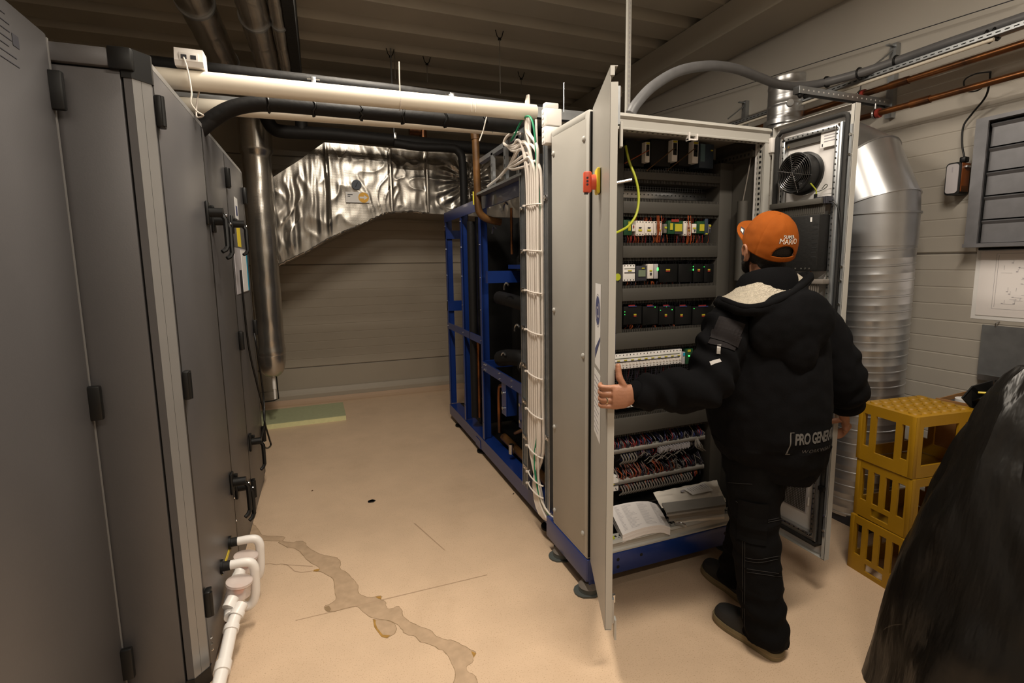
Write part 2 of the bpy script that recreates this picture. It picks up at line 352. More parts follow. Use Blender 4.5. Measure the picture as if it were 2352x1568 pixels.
for p, sx, sy, e, rz in LAMPS:
    t = thing('ceiling_lamp', {74: 'white fluorescent batten lamp hung above the man', 76: 'white fluorescent batten lamp hung above the walkway', 36: 'white fluorescent batten lamp hung behind the viewer'}[e], 'lamp', (p[0], p[1], p[2]), 'fluorescent battens under the ceiling')
    hx, hy = sx/2+.04, sy/2+.04
    bx('housing', 'lamp_body', t, p[0]-hx, p[0]+hx, p[1]-hy, p[1]+hy, p[2]+.02, p[2]+.07, .008); cy('hanger_rod', 'galv', t, (p[0], p[1], p[2]+.07), (p[0], p[1], 3.5), .005, 8)
    for s in (-1, 1):
        if sx > sy: cy('tube', 'lamp_tube', t, (p[0]-sx/2, p[1]+s*.05, p[2]+.012), (p[0]+sx/2, p[1]+s*.05, p[2]+.012), .008)
        else: cy('tube', 'lamp_tube', t, (p[0]+s*.05, p[1]-sy/2, p[2]+.012), (p[0]+s*.05, p[1]+sy/2, p[2]+.012), .008)
# ------------------------------------------------------------------ air handling unit on the left
UX, UY0, UY1, UZ0, UZ1 = -.47, 1.93, 3.98, .045, 2.205
ahu = thing('air_handling_unit', 'grey sheet-metal air handling unit with black lever handles along the left', 'ventilation unit', (-1.2, 3.0, 0))
bx('body', 'dark', ahu, -2.0, UX-.02, UY0+.02, UY1-.005, UZ0+.005, UZ1-.02)
bx('base_rail', 'unit', ahu, -2.0, UX-.012, UY0+.05, UY1, 0.0, UZ0+.01)
bx('top_panel', 'unit', ahu, -2.0, UX-.004, UY0+.06, UY1, UZ1-.018, UZ1)
DY = [(2.000, 2.700), (2.716, 3.258), (3.276, 3.922)]
for y0_, y1_ in ((1.989, 2.000), (2.700, 2.716), (3.258, 3.276), (3.922, 3.934)): bx('door_seal', 'black', ahu, UX-.03, UX+.0006, y0_, y1_, UZ0+.03, UZ1-.02)
for i, (a, c) in enumerate(DY): bx('side_door', 'unit', ahu, UX-.035, UX, a, c, UZ0+.03, UZ1-.02, .003)
bx('end_post', 'unit', ahu, UX-.035, UX-.001, 3.933, UY1, UZ0+.01, UZ1-.004, .003)
bx('lower_rail', 'unit', ahu, UX-.03, UX-.003, 1.99, 3.93, UZ0, UZ0+.026); bx('upper_rail', 'unit_corner', ahu, UX-.03, UX-.003, 1.99, 3.93, UZ1-.016, UZ1+.002)
def corner(z0, z1, g): return lambda b: b.prism([(-.530-g, UY0-g, z0), (-.508, UY0-g, z0), (UX+g, UY0+.045, z0), (UX+g, UY0+.060, z0), (-.53, UY0+.060, z0)], (0, 0, z1-z0))
part('corner_post', 'unit', ahu, corner(UZ0+.05, UZ1-.075, 0)); part('bevel_trim', 'unit_corner', ahu, lambda b: b.prism([(-.508, UY0-.0006, UZ0+.05), (UX+.0006, UY0+.045, UZ0+.05), (UX-.002, UY0+.048, UZ0+.05), (-.510, UY0+.002, UZ0+.05)], (0, 0, UZ1-.075-UZ0-.05))); part('corner_cap', 'black', ahu, corner(UZ1-.075, UZ1+.012, .004)); part('corner_cap', 'black', ahu, corner(UZ0-.01, UZ0+.05, .004))
bx('end_panel', 'unit', ahu, -.735, -.537, UY0, UY0+.04, UZ0+.03, UZ1-.055, .003)
bx('end_rail', 'unit', ahu, -.745, -.56, UY0-.012, UY0+.03, UZ1-.05, UZ1+.004, .006); bx('end_rail', 'unit', ahu, -.745, -.55, UY0+.004, UY0+.03, UZ0-.02, UZ0+.026)
bx('cap_arm', 'black', ahu, -.562, -.50, UY0-.016, UY0+.03, UZ1-.056, UZ1+.010, .006); bx('cap_arm', 'black', ahu, -.575, -.50, UY0-.014, UY0+.03, UZ0-.024, UZ0+.032, .006)
ad = bx('access_door', 'unit', ahu, -.75, -.70, .95, UY0-.016, .07, 2.225, .006, label='large smooth access door standing open towards the viewer')
bx('edge_strip', 'unit_corner', ad, -.7495, -.699, UY0-.018, UY0-.010, .075, 2.215)
def notice(b):
    for i in range(7):
        z = 2.07+i*.019; b.box(-.6992, -.6988, 1.60+random.uniform(0, .06), 1.74-random.uniform(0, .05), z, z+.002)
    b.box(-.6992, -.6988, 1.72, 1.75, 2.12, 2.15); b.box(-.6992, -.6988, 1.60, 1.66, 2.14, 2.165)
part('notice_print', 'ink', ad, notice, kind='stuff')
def hinge(p, ax, parent, h=.10, w_=.044):
    "black block hinge; ax = outward axis of the face it sits on"
    if ax == 'x': a = (p[0], p[0]+.022, p[1]-w_/2, p[1]+w_/2, p[2]-h/2, p[2]+h/2)
    else: a = (p[0]-w_/2, p[0]+w_/2, p[1]-.022, p[1], p[2]-h/2, p[2]+h/2)
    h0 = bx('hinge', 'black', parent, *a, .006)
    if ax == 'x': cy('hinge_pin', 'black', h0, (p[0]+.02, p[1]-w_*.3, p[2]-h*.46), (p[0]+.02, p[1]-w_*.3, p[2]+h*.46), .008)
    else: cy('hinge_pin', 'black', h0, (p[0]-w_*.3, p[1]-.02, p[2]-h*.46), (p[0]-w_*.3, p[1]-.02, p[2]+h*.46), .008)
for px, py in ((352, 250), (412, 893), (474, 1378)): q = at(px, py, 'x', UX); hinge((UX, 2.005, q.z), 'x', ahu)
for px, py in ((512, 403), (544, 787), (576, 1128)): q = at(px, py, 'x', UX); hinge((UX, 3.268, q.z), 'x', ahu, .11, .05)
for px, py in ((558, 450), (581, 753), (604, 990)): q = at(px, py, 'x', UX); hinge((UX, 3.93, q.z), 'x', ahu, .11, .05)
for px, py in ((133, 210), (221, 924), (308, 1516)): q = at(px, py, 'y', UY0-.02); hinge((-.693, UY0-.018, q.z), 'y', ahu, .11, .05)
def handle(y, z):
    t = MB(); t.box(UX, UX+.014, y-.027, y+.027, z-.055, z+.05, .006)
    h = t.build('handle', 'black', ahu, True)
    cy('hub', 'black', h, (UX+.012, y, z), (UX+.068, y, z), .021); bx('lock', 'black', h, UX+.012, UX+.03, y+.012, y+.03, z+.018, z+.034, .003)
    part('lever', 'black', h, lambda b: b.tube([(UX+.058, y, z-.004), (UX+.074, y, z-.03), (UX+.074, y, z-.150), (UX+.066, y-.012, z-.168), (UX+.054, y-.022, z-.176), (UX+.053, y-.023, z-.177)], [.0115, .0115, .0105, .0105, .0095, .004], 8, 0), True)
    part('screw', 'chrome', h, lambda b: b.sphere((UX+.078, y, z-.012), .005, n=8, m=5))
for y, z in ((2.655, 1.80), (2.765, 1.772), (3.325, 1.80), (2.655, .52), (2.765, .448), (3.325, .50)): handle(y, z)
bx('sticker', 'label_white', ahu, UX, UX+.001, 3.52, 3.64, 1.85, 1.98); bx('sticker_mark', 'ink_blue', ahu, UX+.001, UX+.0015, 3.55, 3.61, 1.87, 1.93)
bx('warning_sticker', 'yellow', ahu, UX, UX+.001, 3.52, 3.66, 1.68, 1.81)
sh = bx('instruction_sheet', 'label_white', ahu, UX+.004, UX+.006, 3.58, 3.84, 1.40, 1.66); bx('sheet_border', 'cyan', sh, UX+.006, UX+.007, 3.79, 3.84, 1.40, 1.66)
bx('sheet_pocket', 'paper_grey', ahu, UX, UX+.003, 3.34, 3.82, 1.395, 1.67)
for z in (.12, .2, .3, .42): part('screw', 'chrome', ahu, lambda b: b.sphere((UX, 2.709, z), .006, n=8, m=5))
for z in (.10, .125, .15): part('screw', 'chrome', ahu, lambda b: b.sphere((UX, 2.03, z+.02), .006, n=8, m=5))
bx('floor_mark', 'yellow', ahu, UX, UX+.0015, 2.30, 2.56, .255, .275, label='thin yellow tape between the drain outlets')

# ------------------------------------------------------------------ condensate traps and drain
def trap(y, z, label):
    t = thing('drain_trap', label, 'drain trap', (UX+.06, y, z-.2), 'white drain traps on the grey unit')
    cy('flange', 'black', t, (UX, y, z), (UX+.010, y, z), .030); cy('collar', 'rubber', t, (UX+.01, y, z), (UX+.035, y, z), .020)
    tb('outlet_bend', 'white_plastic', t, [(UX+.032, y, z), (UX+.085, y, z), (UX+.112, y, z-.008), (UX+.124, y, z-.035), (UX+.124, y, z-.07), (UX+.120, y, z-.15), (UX+.108, y, z-.19), (UX+.085, y, z-.205), (UX+.062, y, z-.19), (UX+.055, y, z-.15)], .019, 14, 5)
    cup = part('trap_cup', 'clear_cup', t, lambda b: b.cyl((UX+.07, y-.045, z-.055), (UX+.062, y-.045, z-.115), .047, 24), True, label='clear plastic trap cup')
    part('cup_rim', 'clear_cup', cup, lambda b: b.cyl((UX+.071, y-.045, z-.052), (UX+.0695, y-.045, z-.062), .051, 24), True)
    part('float_ball', 'orange_ball', cup, lambda b: b.sphere((UX+.066, y-.045, z-.09), .022), True)
    part('trap_socket', 'white_plastic', t, lambda b: (b.cyl((UX+.05, y-.085, z-.10), (UX+.035, y-.12, z-.118), .024, 18), b.cyl((UX+.062, y-.045, z-.112), (UX+.06, y-.045, z-.17), .03, 18, .02)), True)
trap(2.50, .295, 'white drain trap with clear cup, the farther of the two on the grey unit'); trap(2.30, .295, 'white drain trap with clear cup, nearer to the viewer on the grey unit')
t = thing('drain_pipe', 'white plastic drain pipe sloping along the floor beside the grey unit', 'pipe', (-.4, 2.1, 0))
dp = [(UX+.04, 2.19, .175), (UX+.024, 2.155, .158), (UX+.012, 2.11, .142), (UX+.005, 2.0, .11), (UX-.005, 1.86, .075), (UX-.03, 1.76, .05), (UX-.08, 1.70, .035), (UX-.2, 1.62, .030)]
dp = [V(p)+V((.045, 0, .0)) for p in dp]; sp = spline(dp, 4)
part('pipe', 'white_plastic', t, lambda b: b.tube(sp, .0235, 16), True)
for k in (3, 8, 13, 18, 23):
    part('sleeve', 'white_plastic', t, lambda b: b.tube(sp[k:k+2] if (sp[k+1]-sp[k]).length > .02 else sp[k:k+3], .0285, 16), True)
part('branch', 'white_plastic', t, lambda b: b.tube([(UX+.05, 2.40, .19), (UX+.035, 2.34, .175), (UX+.03, 2.26, .16), (UX+.045, 2.16, .15)], .024, 14, 4), True)

# ------------------------------------------------------------------ foil pipe standing behind the unit
t = thing('foil_wrapped_pipe', 'upright round pipe wrapped in crinkled silver foil behind the grey unit', 'pipe', (-.485, 5.2, 0))
def crinkle(rings, amt, sc):
    out = []
    for r in rings:
        c = sum(r, V())/len(r); out.append([p+(p-c).normalized()*amt*noise.noise(p*sc) for p in r])
    return out
def ringz(c, z, r, n=48): return [V((c[0]+r*math.cos(2*PI*i/n), c[1]+r*math.sin(2*PI*i/n), z)) for i in range(n)]
zz = [.72+i*.03 for i in range(84)]
part('pipe', 'foil_pipe', t, lambda b: b.loft(crinkle([ringz((-.485, 5.2), z, .118+(.006 if .72 < z < .80 else 0)+(.02 if z > 2.55 else 0)) for z in zz], .004, 9)), True)
part('end_cap', 'foil_pipe', t, lambda b: b.loft(crinkle([ringz((-.485, 5.2), .73-.21*math.sin(a), .122*math.cos(a)**.6 if a < 1.5 else .01) for a in [i*.13 for i in range(13)]], .003, 20)), True)
tb('drain_tube', 'white_plastic', t, [(-.485, 5.2, .54), (-.485, 5.2, .40)], .016)
part('drain_clip', 'black', t, lambda b: b.tube([(-.46, 5.2, .54), (-.455, 5.2, .30), (-.50, 5.2, .285), (-.62, 5.2, .28)], .006, 6), True)
tb('drain_tube', 'white_plastic', t, [(-.485, 5.2, .42), (-.485, 5.2, .30)], .011)

# ------------------------------------------------------------------ big foil duct along the far wall
t = thing('foil_duct', 'large rectangular duct wrapped in crinkled silver foil along the far wall', 'duct', (.6, 5.6, 1.5))
YF, YB = 5.28, 6.10
top = [(628, 406), (690, 366), (744, 327), (800, 331), (880, 338), (985, 347), (1100, 356), (1260, 366)]
bot = [(640, 608), (700, 580), (760, 545), (800, 527), (850, 505), (885, 489), (940, 485), (985, 490), (1100, 497), (1260, 502)]
T_ = [at(x, y, 'y', YF) for x, y in top]; B_ = [at(x, y, 'y', YF) for x, y in bot]
def zi(L, x):
    for p, q in zip(L, L[1:]):
        if p.x <= x <= q.x: return p.z+(q.z-p.z)*(x-p.x)/(q.x-p.x)
    return L[0].z if x < L[0].x else L[-1].z
x0, x1 = T_[0].x, T_[-1].x
def duct(b):
    NX, NZ = 260, 80; vs = []
    for j in range(NZ+1):
        for i in range(NX+1):
            x = x0+(x1-x0)*i/NX; zb, zt = zi(B_, x), zi(T_, x); z = zb+(zt-zb)*j/NZ
            e = min(1, 6*min(j/NZ, 1-j/NZ)+.15)
            sx = at(985, 400, 'y', YF).x
            d = .007*noise.noise(V((x*8, 3, z*3)))+.0022*noise.noise(V((x*25, 7, z*9)))+.006*(1-abs(noise.noise(V((x*7+1.5*noise.noise(V((x*3, 0, z*3))), 5, z*(3 if x < .7 else 7))))))**5
            r = V((x-1.52, 0, z-2.40)); ang = math.atan2(r.z, r.x)
            d += .014*math.sin(ang*17+2*noise.noise(V((ang*2, r.length*4, 0))))*math.exp(-(r.length/.30)**2)
            if x < .10: d += .008*noise.noise(V((x*22, 1, z*2)))
            for sxx in (.105, .70, 1.065): d += .012*math.exp(-((x-sxx)/.012)**2)
            vs.append((x, YF-d*e, z))
    W = NX+1; fs = [(j*W+i, j*W+i+1, (j+1)*W+i+1, (j+1)*W+i) for j in range(NZ) for i in range(NX)]
    b.add(vs, fs)
part('front_face', 'foil', t, duct, True)
def shell(L, z): return lambda b: b.add([(p.x, y, p.z) for y in (YF, YB) for p in L], [(i, i+1, len(L)+i+1, len(L)+i) for i in range(len(L)-1)])
part('bottom_face', 'foil_pipe', t, shell(B_, 0)); part('top_face', 'foil_pipe', t, shell(T_, 0))
bx('left_end', 'foil_pipe', t, x0-.004, x0, YF, YB, zi(B_, x0), zi(T_, x0)); bx('right_end', 'foil_pipe', t, x1, x1+.004, YF, YB, zi(B_, x1), zi(T_, x1))
def seamline(L):
    def f(b):
        for p, q in zip(L, L[1:]):
            k = 14
            b.tube([p+(q-p)*(i/k)+V((0, -.004+.006*noise.noise(p*3+V((i*.7, 0, 0))), .010*noise.noise(p+V((0, i*.9, 0))))) for i in range(k+1)], .009, 6)
    return f
part('seam_flange', 'foil', t, seamline([V(p) for p in B_[:8]]), True)
for x in (.70, 1.065): bx('band', 'foil_pipe', t, x-.006, x+.006, YF-.024, YF-.008, zi(B_, x)+.01, zi(T_, x)-.02)
pl = at(823, 452, 'y', YF-.03)
lb = bx('arrow_label', 'label_white', t, pl.x-.117, pl.x+.105, YF-.032, YF-.028, pl.z-.055, pl.z+.045)
part('arrow_disc', 'amber', lb, lambda b: b.cyl((pl.x+.05, YF-.0325, pl.z-.005), (pl.x+.05, YF-.0335, pl.z-.005), .05, 28))
part('arrow', 'label_white', lb, lambda b: b.prism([(pl.x+.05+x*.038, YF-.0335, pl.z-.005+z*.03) for x, z in ((-1, .28), (.1, .28), (.1, .8), (1, 0), (.1, -.8), (.1, -.28), (-1, -.28))], (0, -.001, 0)))
part('label_print', 'ink', lb, lambda b: (b.box(pl.x-.1, pl.x-.052, YF-.0328, YF-.032, pl.z+.016, pl.z+.023), b.box(pl.x-.1, pl.x-.075, YF-.0328, YF-.032, pl.z, pl.z+.007)))
pd = at(819, 424, 'y', YF-.03)
gd = cy('round_plug', 'slate', t, (pd.x, YF-.012, pd.z), (pd.x, YF-.034, pd.z), .047, 28); part('plug_mark', 'ink', gd, lambda b: b.tube([(pd.x-.01, YF-.035, pd.z-.02), (pd.x+.008, YF-.035, pd.z+.02)], .003, 6))

# ------------------------------------------------------------------ overhead pipes, conduits, hangers
def pipe_thing(name, label, cat, m, pts, r, n=16, smooth=0, pn='pipe', base=None, group=None):
    t = thing(name, label, cat, base or V(pts[0]), group); tb(pn, m, t, pts, r, n, smooth); return t
C1Y, C2Y = 2.6, 2.95
def line_at(pA, pB, Y): return at(*pA, 'y', Y), at(*pB, 'y', Y)
a, c = line_at((380, 181), (1229, 259), C1Y); z1 = (a.z+c.z)/2
c1 = thing('cable_conduit', 'cream half-round cable conduit, the higher and brighter of the two overhead', 'conduit', (0, C1Y, z1), 'cream conduits overhead')
cy('conduit', 'cream', c1, (-1.0, C1Y, a.z+.0), (c.x, C1Y, c.z), .041, 28); bx('rail', 'galv', c1, -1.0, 1.9, C1Y+.02, C1Y+.055, z1+.02, z1+.046)
bx('rail_end', 'galv', c1, 1.13, 1.9, C1Y-.02, C1Y+.02, z1-.02, z1+.02)
q1 = at(920, 222, 'y', C1Y-.04)
tie = MB(); 
for k in range(24):
    A0, A1 = PI*(-.6+1.7*k/24), PI*(-.6+1.7*(k+1)/24)
    tie.cyl((q1.x, C1Y-.043*math.sin(A0), z1+.043*math.cos(A0)), (q1.x, C1Y-.043*math.sin(A1), z1+.043*math.cos(A1)), .0022, 6)
tie.tube([(q1.x, C1Y-.03, z1+.035), (q1.x-.001, C1Y-.035, z1+.09), (q1.x, C1Y-.04, z1+.165)], .003, 6); tie.build('cable_tie', 'cable_white', c1, True)
for x in (.76, .78): part('cable_tie', 'cable_white', c1, lambda b: b.tube([(x, C1Y-.043*math.sin(k*.3-1), z1+.043*math.cos(k*.3-1)) for k in range(12)], .002, 6), True)
a2, c2 = line_at((460, 246), (1190, 299), C2Y); z2 = (a2.z+c2.z)/2
c2t = thing('cable_conduit', 'cream half-round cable conduit, the lower and dimmer of the two overhead', 'conduit', (0, C2Y, z2), 'cream conduits overhead')
cy('conduit', 'cream', c2t, (-1.0, C2Y, a2.z), (c2.x+.02, C2Y, c2.z), .036, 24); bx('rail', 'galv', c2t, -1.0, 1.2, C2Y-.01, C2Y+.03, z2+.03, z2+.05)
for x in (.93, .99): part('cable_tie', 'galv', c2t, lambda b: b.tube([(x, C2Y-.038*math.sin(k*.3-1), z2+.038*math.cos(k*.3-1)) for k in range(12)], .002, 6), True)
a, c = at(590, 236, 'y', 2.78), at(1180, 285, 'y', 2.78); zp = (a.z+c.z)/2-.004
bd = [at(455, 300, 'y', 2.78), at(490, 272, 'y', 2.78), at(530, 250, 'y', 2.78), at(575, 240, 'y', 2.78), V((a.x+.08, 2.78, zp)), V((.2, 2.78, zp)), V((.6, 2.78, zp)), V((1.25, 2.78, zp-.01))]
bp_ = thing('insulated_hose', 'thick black insulated hose bending down behind the grey unit', 'hose', (0, 2.78, zp))
tb('hose', 'insulation', bp_, bd, .036, 18, 6)
for px in (617, 722, 827, 925, 1020, 1110):
    q = at(px, 250, 'y', 2.78); part('tie_wrap', 'black', bp_, lambda b: b.tube([(q.x+random.uniform(-.008, .008), 2.78+.039*math.cos(k*.42), zp+.039*math.sin(k*.42)) for k in range(16)], .006, 6), True)
pipe_thing('insulated_pipe', 'straight black insulated pipe running just above the brighter cream conduit', 'pipe', 'insulation', [(-1.0, 2.86, 2.485), (.4, 2.86, 2.475), (1.3, 2.86, 2.45)], .034)
for px, py, nm in ((720, 188, 'leftmost'), (1035, 223, 'rightmost')):
    q = at(px, py, 'y', 2.84); t = thing('pipe_clamp', f'small galvanised pipe clamp above the cream conduit, {nm} of the two', 'clamp', (q.x, 2.84, q.z-.02))
    bx('clip', 'galv_bright', t, q.x-.012, q.x+.012, 2.80, 2.88, q.z-.025, q.z+.012, .002); cy('bolt', 'chrome', t, (q.x-.03, 2.83, q.z+.006), (q.x+.03, 2.83, q.z+.006), .006, 8)
# network socket on the conduit
q = at(437, 150, 'y', C1Y-.03); z0 = z1+.038
sb = thing('network_socket', 'white surface-mounted network socket box on the cream conduit', 'socket', (q.x, C1Y, z0))
part('box', 'white_plastic', sb, lambda b: b.prism([(q.x-.052, C1Y-.045, z0), (q.x-.052, C1Y-.055, z0+.02), (q.x-.052, C1Y-.042, z0+.072), (q.x-.052, C1Y+.035, z0+.072), (q.x-.052, C1Y+.035, z0)], (.104, 0, 0)))
for dx in (-.016, .018): bx('port', 'ink', sb, q.x+dx-.010, q.x+dx+.010, C1Y-.058, C1Y-.048, z0+.026, z0+.042)
bx('port_frame', 'white_plastic', sb, q.x-.034, q.x+.036, C1Y-.056, C1Y-.05, z0+.018, z0+.052, .001)
tb('patch_cable', 'cable_white', sb, [(q.x-.016, C1Y-.06, z0+.03), (q.x-.004, C1Y-.07, z0-.02), at(440, 212, 'y', C1Y-.07), at(438, 235, 'y', C1Y-.07), at(452, 255, 'y', C1Y-.05), at(467, 265, 'y', C1Y-.03), at(452, 268, 'y', C1Y), at(452, 240, 'y', C1Y+.02), at(458, 205, 'y', C1Y+.04)], .0035, 6, 5)
# foil pipes over the unit, along the room
for i, (pA, pB, r, lab) in enumerate((((455, 0), (518, 150), .095, 'leftmost of three over the grey unit'), ((598, 0), (620, 170), .080, 'middle and widest of three over the grey unit'), ((648, 60), (661, 170), .038, 'thinnest and rightmost of three over the grey unit'))):
    z = (3.02, 2.98, 2.96)[i]; B = at(*pB, 'z', z); Xc = B.x
    t = thing('foil_pipe', 'silver foil pipe overhead, '+lab, 'pipe', (Xc, 3.5, z), 'foil pipes over the grey unit')
    rr = [[V((Xc+r*math.cos(2*PI*k/28), y, z+r*math.sin(2*PI*k/28))) for k in range(28)] for y in [1.2+j*.06 for j in range(59)]]
    part('pipe', 'foil_pipe', t, lambda b: b.loft(crinkle(rr, .006, 12)), True)
    for y in (2.4, 3.4, 4.3): part('band', 'galv', t, lambda b: b.cyl((Xc, y, z), (Xc, y+.02, z), r+.008, 28), True)
Bq = at(692, 178, 'z', 2.93); Bl = at(671, 178, 'z', 2.93)
bx('black_duct', 'rubber', tag(thing('insulated_duct', 'black flat-sided insulated duct overhead beside the foil pipes', 'duct', (Bq.x, 3.4, 2.9)), 'black flat-sided insulated duct overhead beside the foil pipes', 'duct'), Bl.x+.004, Bq.x, 1.2, 4.7, 2.93, 3.36)
# foil cross pipe near the far ceiling
t = thing('foil_cross_pipe', 'dim silver foil pipe crossing the room below the far ceiling', 'pipe', (.8, 5.0, 3.05))
q = at(900, 212, 'y', 5.0)
rr = [[V((x, 5.0+.14*math.cos(2*PI*k/28), q.z-.10+.14*math.sin(2*PI*k/28))) for k in range(28)] for x in [-.24+j*.06 for j in range(52)]]
part('pipe', 'foil_pipe', t, lambda b: b.loft(crinkle(rr, .012, 9)), True)
# black insulated pipes in front of the foil duct
YP = 4.9
P = lambda x, y, Y=YP: at(x, y, 'y', Y)
pipe_thing('insulated_pipe', 'black insulated pipe crossing in front of the top of the foil duct', 'pipe', 'insulation', [P(610, 250), P(612, 270), P(628, 295), P(660, 303), P(760, 308), P(900, 322), P(1040, 335), P(1200, 348)], .055, 18, 5)
pipe_thing('insulated_pipe', 'short black insulated riser dropping into the crossing black pipe', 'pipe', 'insulation', [P(688, 190), P(690, 240), P(693, 300)], .05, 18)
pipe_thing('insulated_pipe', 'second black insulated pipe directly beneath the crossing black pipe', 'pipe', 'insulation', [P(905, 328, 4.8), P(960, 337, 4.8), P(1035, 340, 4.8), P(1053, 348, 4.8), P(1062, 372, 4.8), P(1066, 470, 4.8), P(1067, 560, 4.8)], .038, 18, 5)
q = P(905, 300); t = thing('threaded_hanger', 'thin hanger rod holding the crossing black pipe', 'hanger', q); cy('rod', 'galv', t, (q.x, YP, q.z-.06), (q.x, YP, 3.5), .006, 8); bx('nut', 'galv_bright', t, q.x-.012, q.x+.012, YP-.07, YP-.05, q.z-.09, q.z-.03, .003)
# brown copper pipe
pts = [P(1090, 296, 3.6), P(1092, 320, 3.6), P(1096, 420, 3.6), P(1098, 470, 3.6), P(1103, 490, 3.6), P(1120, 503, 3.6), P(1150, 510, 3.6)]
t = pipe_thing('copper_pipe', 'brown weathered copper pipe curving down into the blue rack', 'pipe', 'brown_pipe', pts, .027, 16, 5)
part('collar', 'brown_pipe', t, lambda b: b.cyl(pts[0], pts[1], .032, 16), True)
bx('tape_mark', 'label_yellow', t, P(1087, 440, 3.57).x-.004, P(1087, 440, 3.57).x+.004, 3.565, 3.575, P(1088, 470, 3.57).z, P(1088, 440, 3.57).z)
t = thing('copper_tee', 'small orange copper fitting above the foil duct', 'pipe fitting', P(950, 298, 5.1)); cy('tee', 'copper', t, P(940, 298, 5.1), P(965, 300, 5.1), .05); cy('elbow', 'copper', t, P(972, 290, 5.1), P(972, 318, 5.1), .035)
# hanger rods from the deck
for px, py, y2, Y, nm in ((1147, 70, 215, 4.1, 'nearest the middle, with the widest clip'), (980, 130, 190, 4.9, 'third from the black duct'), (1197, 165, 215, 5.4, 'rightmost and faintest'), (896, 112, 180, 4.6, 'leftmost, of two thin rods')):
    q = at(px, py, 'z', CEIL); e = at(px+3, y2, 'y', q.y); t = thing('ceiling_hanger', 'hanger rod clipped to the ribbed ceiling, '+nm, 'hanger', (q.x, q.y, e.z), 'hanger rods on the ribbed ceiling')
    part('clip', 'black', t, lambda b: (b.tube([(q.x-.035, q.y, CEIL), (q.x-.022, q.y, CEIL-.045), (q.x, q.y, CEIL-.07)], .004, 6), b.tube([(q.x+.035, q.y, CEIL), (q.x+.022, q.y, CEIL-.045), (q.x, q.y, CEIL-.07)], .004, 6), b.box(q.x-.012, q.x+.012, q.y-.01, q.y+.01, CEIL-.075, CEIL-.06)))
    cy('rod', 'wire_grey', t, (q.x, q.y, CEIL-.07), (q.x, q.y, e.z), .004, 6)
    if px == 896: cy('rod', 'wire_grey', t, (q.x+.035, q.y, CEIL-.01), (q.x+.035, q.y, e.z), .005, 6)
# white perforated hanging strut and thin rod near the cabinet
q = at(1443, 120, 'y', 2.6); t = thing('hanging_strut', 'pale perforated strut hanging from the ceiling behind the cabinet', 'strut', (q.x, 2.6, 2.3))
bx('strut', 'cab_edge', t, q.x-.012, q.x+.012, 2.59, 2.61, 2.29, CEIL)
for k in range(46): bx('slot', 'ink_grey', t, q.x-.003, q.x+.003, 2.589, 2.5905, 2.31+k*.026, 2.324+k*.026)
q = at(1295, 225, 'y', 2.6); t = thing('thin_rod', 'thin pale rod standing behind the white junction boxes', 'rod', (q.x, 2.6, 2.33)); cy('rod', 'galv_bright', t, (q.x, 2.6, 2.33), (q.x, 2.6, at(1295, 190, 'y', 2.6).z), .004, 8)
q = at(1601, 140, 'y', 4.2); t = thing('thin_wire', 'thin dark wire hanging from the ceiling by the right wall', 'wire', (q.x, 4.2, 2.3)); cy('wire', 'ink', t, (q.x, 4.2, 2.3), (q.x, 4.2, CEIL+.05), .003, 6)
# green foam board on the floor
t = thing('foam_board', 'pale green foam insulation board lying on the floor by the far wall', 'foam board', (-.4, 5.5, 0))
MB(Matrix.Translation((0, 0, 0)) @ Matrix.Rotation(math.radians(1), 4, 'Z')).box(-.95, .24, 5.24, 5.78, .046, .05).build('facing', 'foam', t); MB(Matrix.Rotation(math.radians(1), 4, 'Z')).box(-.95, .24, 5.24, 5.78, 0, .0455).build('core', 'foam_cut', t)
# black cable along the far unit edge
tb('cable', 'black', thing('loose_cable', 'thin black cable hanging in a loop beside the grey unit', 'cable', (UX+.03, 3.8, .3)), [at(553, 620, 'x', UX+.01), at(558, 680, 'x', UX+.01), at(572, 800, 'x', UX+.01), at(590, 880, 'x', UX+.03), at(604, 935, 'x', UX+.04), at(608, 970, 'x', UX+.05), at(618, 1005, 'x', UX+.06), at(622, 1022, 'x', UX+.06), at(612, 1029, 'x', UX+.06), at(600, 1015, 'x', UX+.05), at(602, 995, 'x', UX+.04), at(608, 965, 'x', UX+.03), at(604, 900, 'x', UX+.02), at(590, 800, 'x', UX+.02), at(584, 765, 'x', UX+.01)], .006, 8, 6)
# ------------------------------------------------------------------ blue machine rack behind the cabinet
RX0, RX1, RY0, RY1 = 1.14, 2.02, 2.36, 4.86
rack = thing('machine_rack', 'blue steel machine rack with compressors and dark piping inside', 'machine', (1.55, 3.6, 0))
def ang(name, *a): return bx(name, 'blue', rack, *a)
for y in (RY1-.045, 4.25, 3.70): 
    ang('post', RX0, RX0+.006, y, y+.045, .16, 2.04); ang('post_flange', RX0, RX0+.07, y+.042, y+.047, .16, 2.04)
for y in (RY1-.045, 3.70, 2.38): ang('rear_post', RX1-.05, RX1, y, y+.05, .16, 2.04)
ang('sill', RX0-.004, RX0+.004, RY0, RY1, .055, .155); ang('sill_top', RX0, RX0+.10, RY0, RY1, .150, .156); ang('rear_sill', RX1-.06, RX1, RY0, RY1, .06, .155)
ang('top_rail', RX0-.003, RX0+.005, RY0+.3, RY1, 1.955, 2.045); ang('top_flange', RX0, RX0+.06, RY0+.3, RY1, 2.04, 2.046); ang('rear_rail', RX1-.05, RX1, RY0, RY1, 1.96, 2.045)
ang('side_rail', RX0-.003, RX0+.005, 3.74, RY1, .93, .99); ang('side_rail', RX0-.004, RX0+.006, RY0+.3, 3.72, .73, .80)
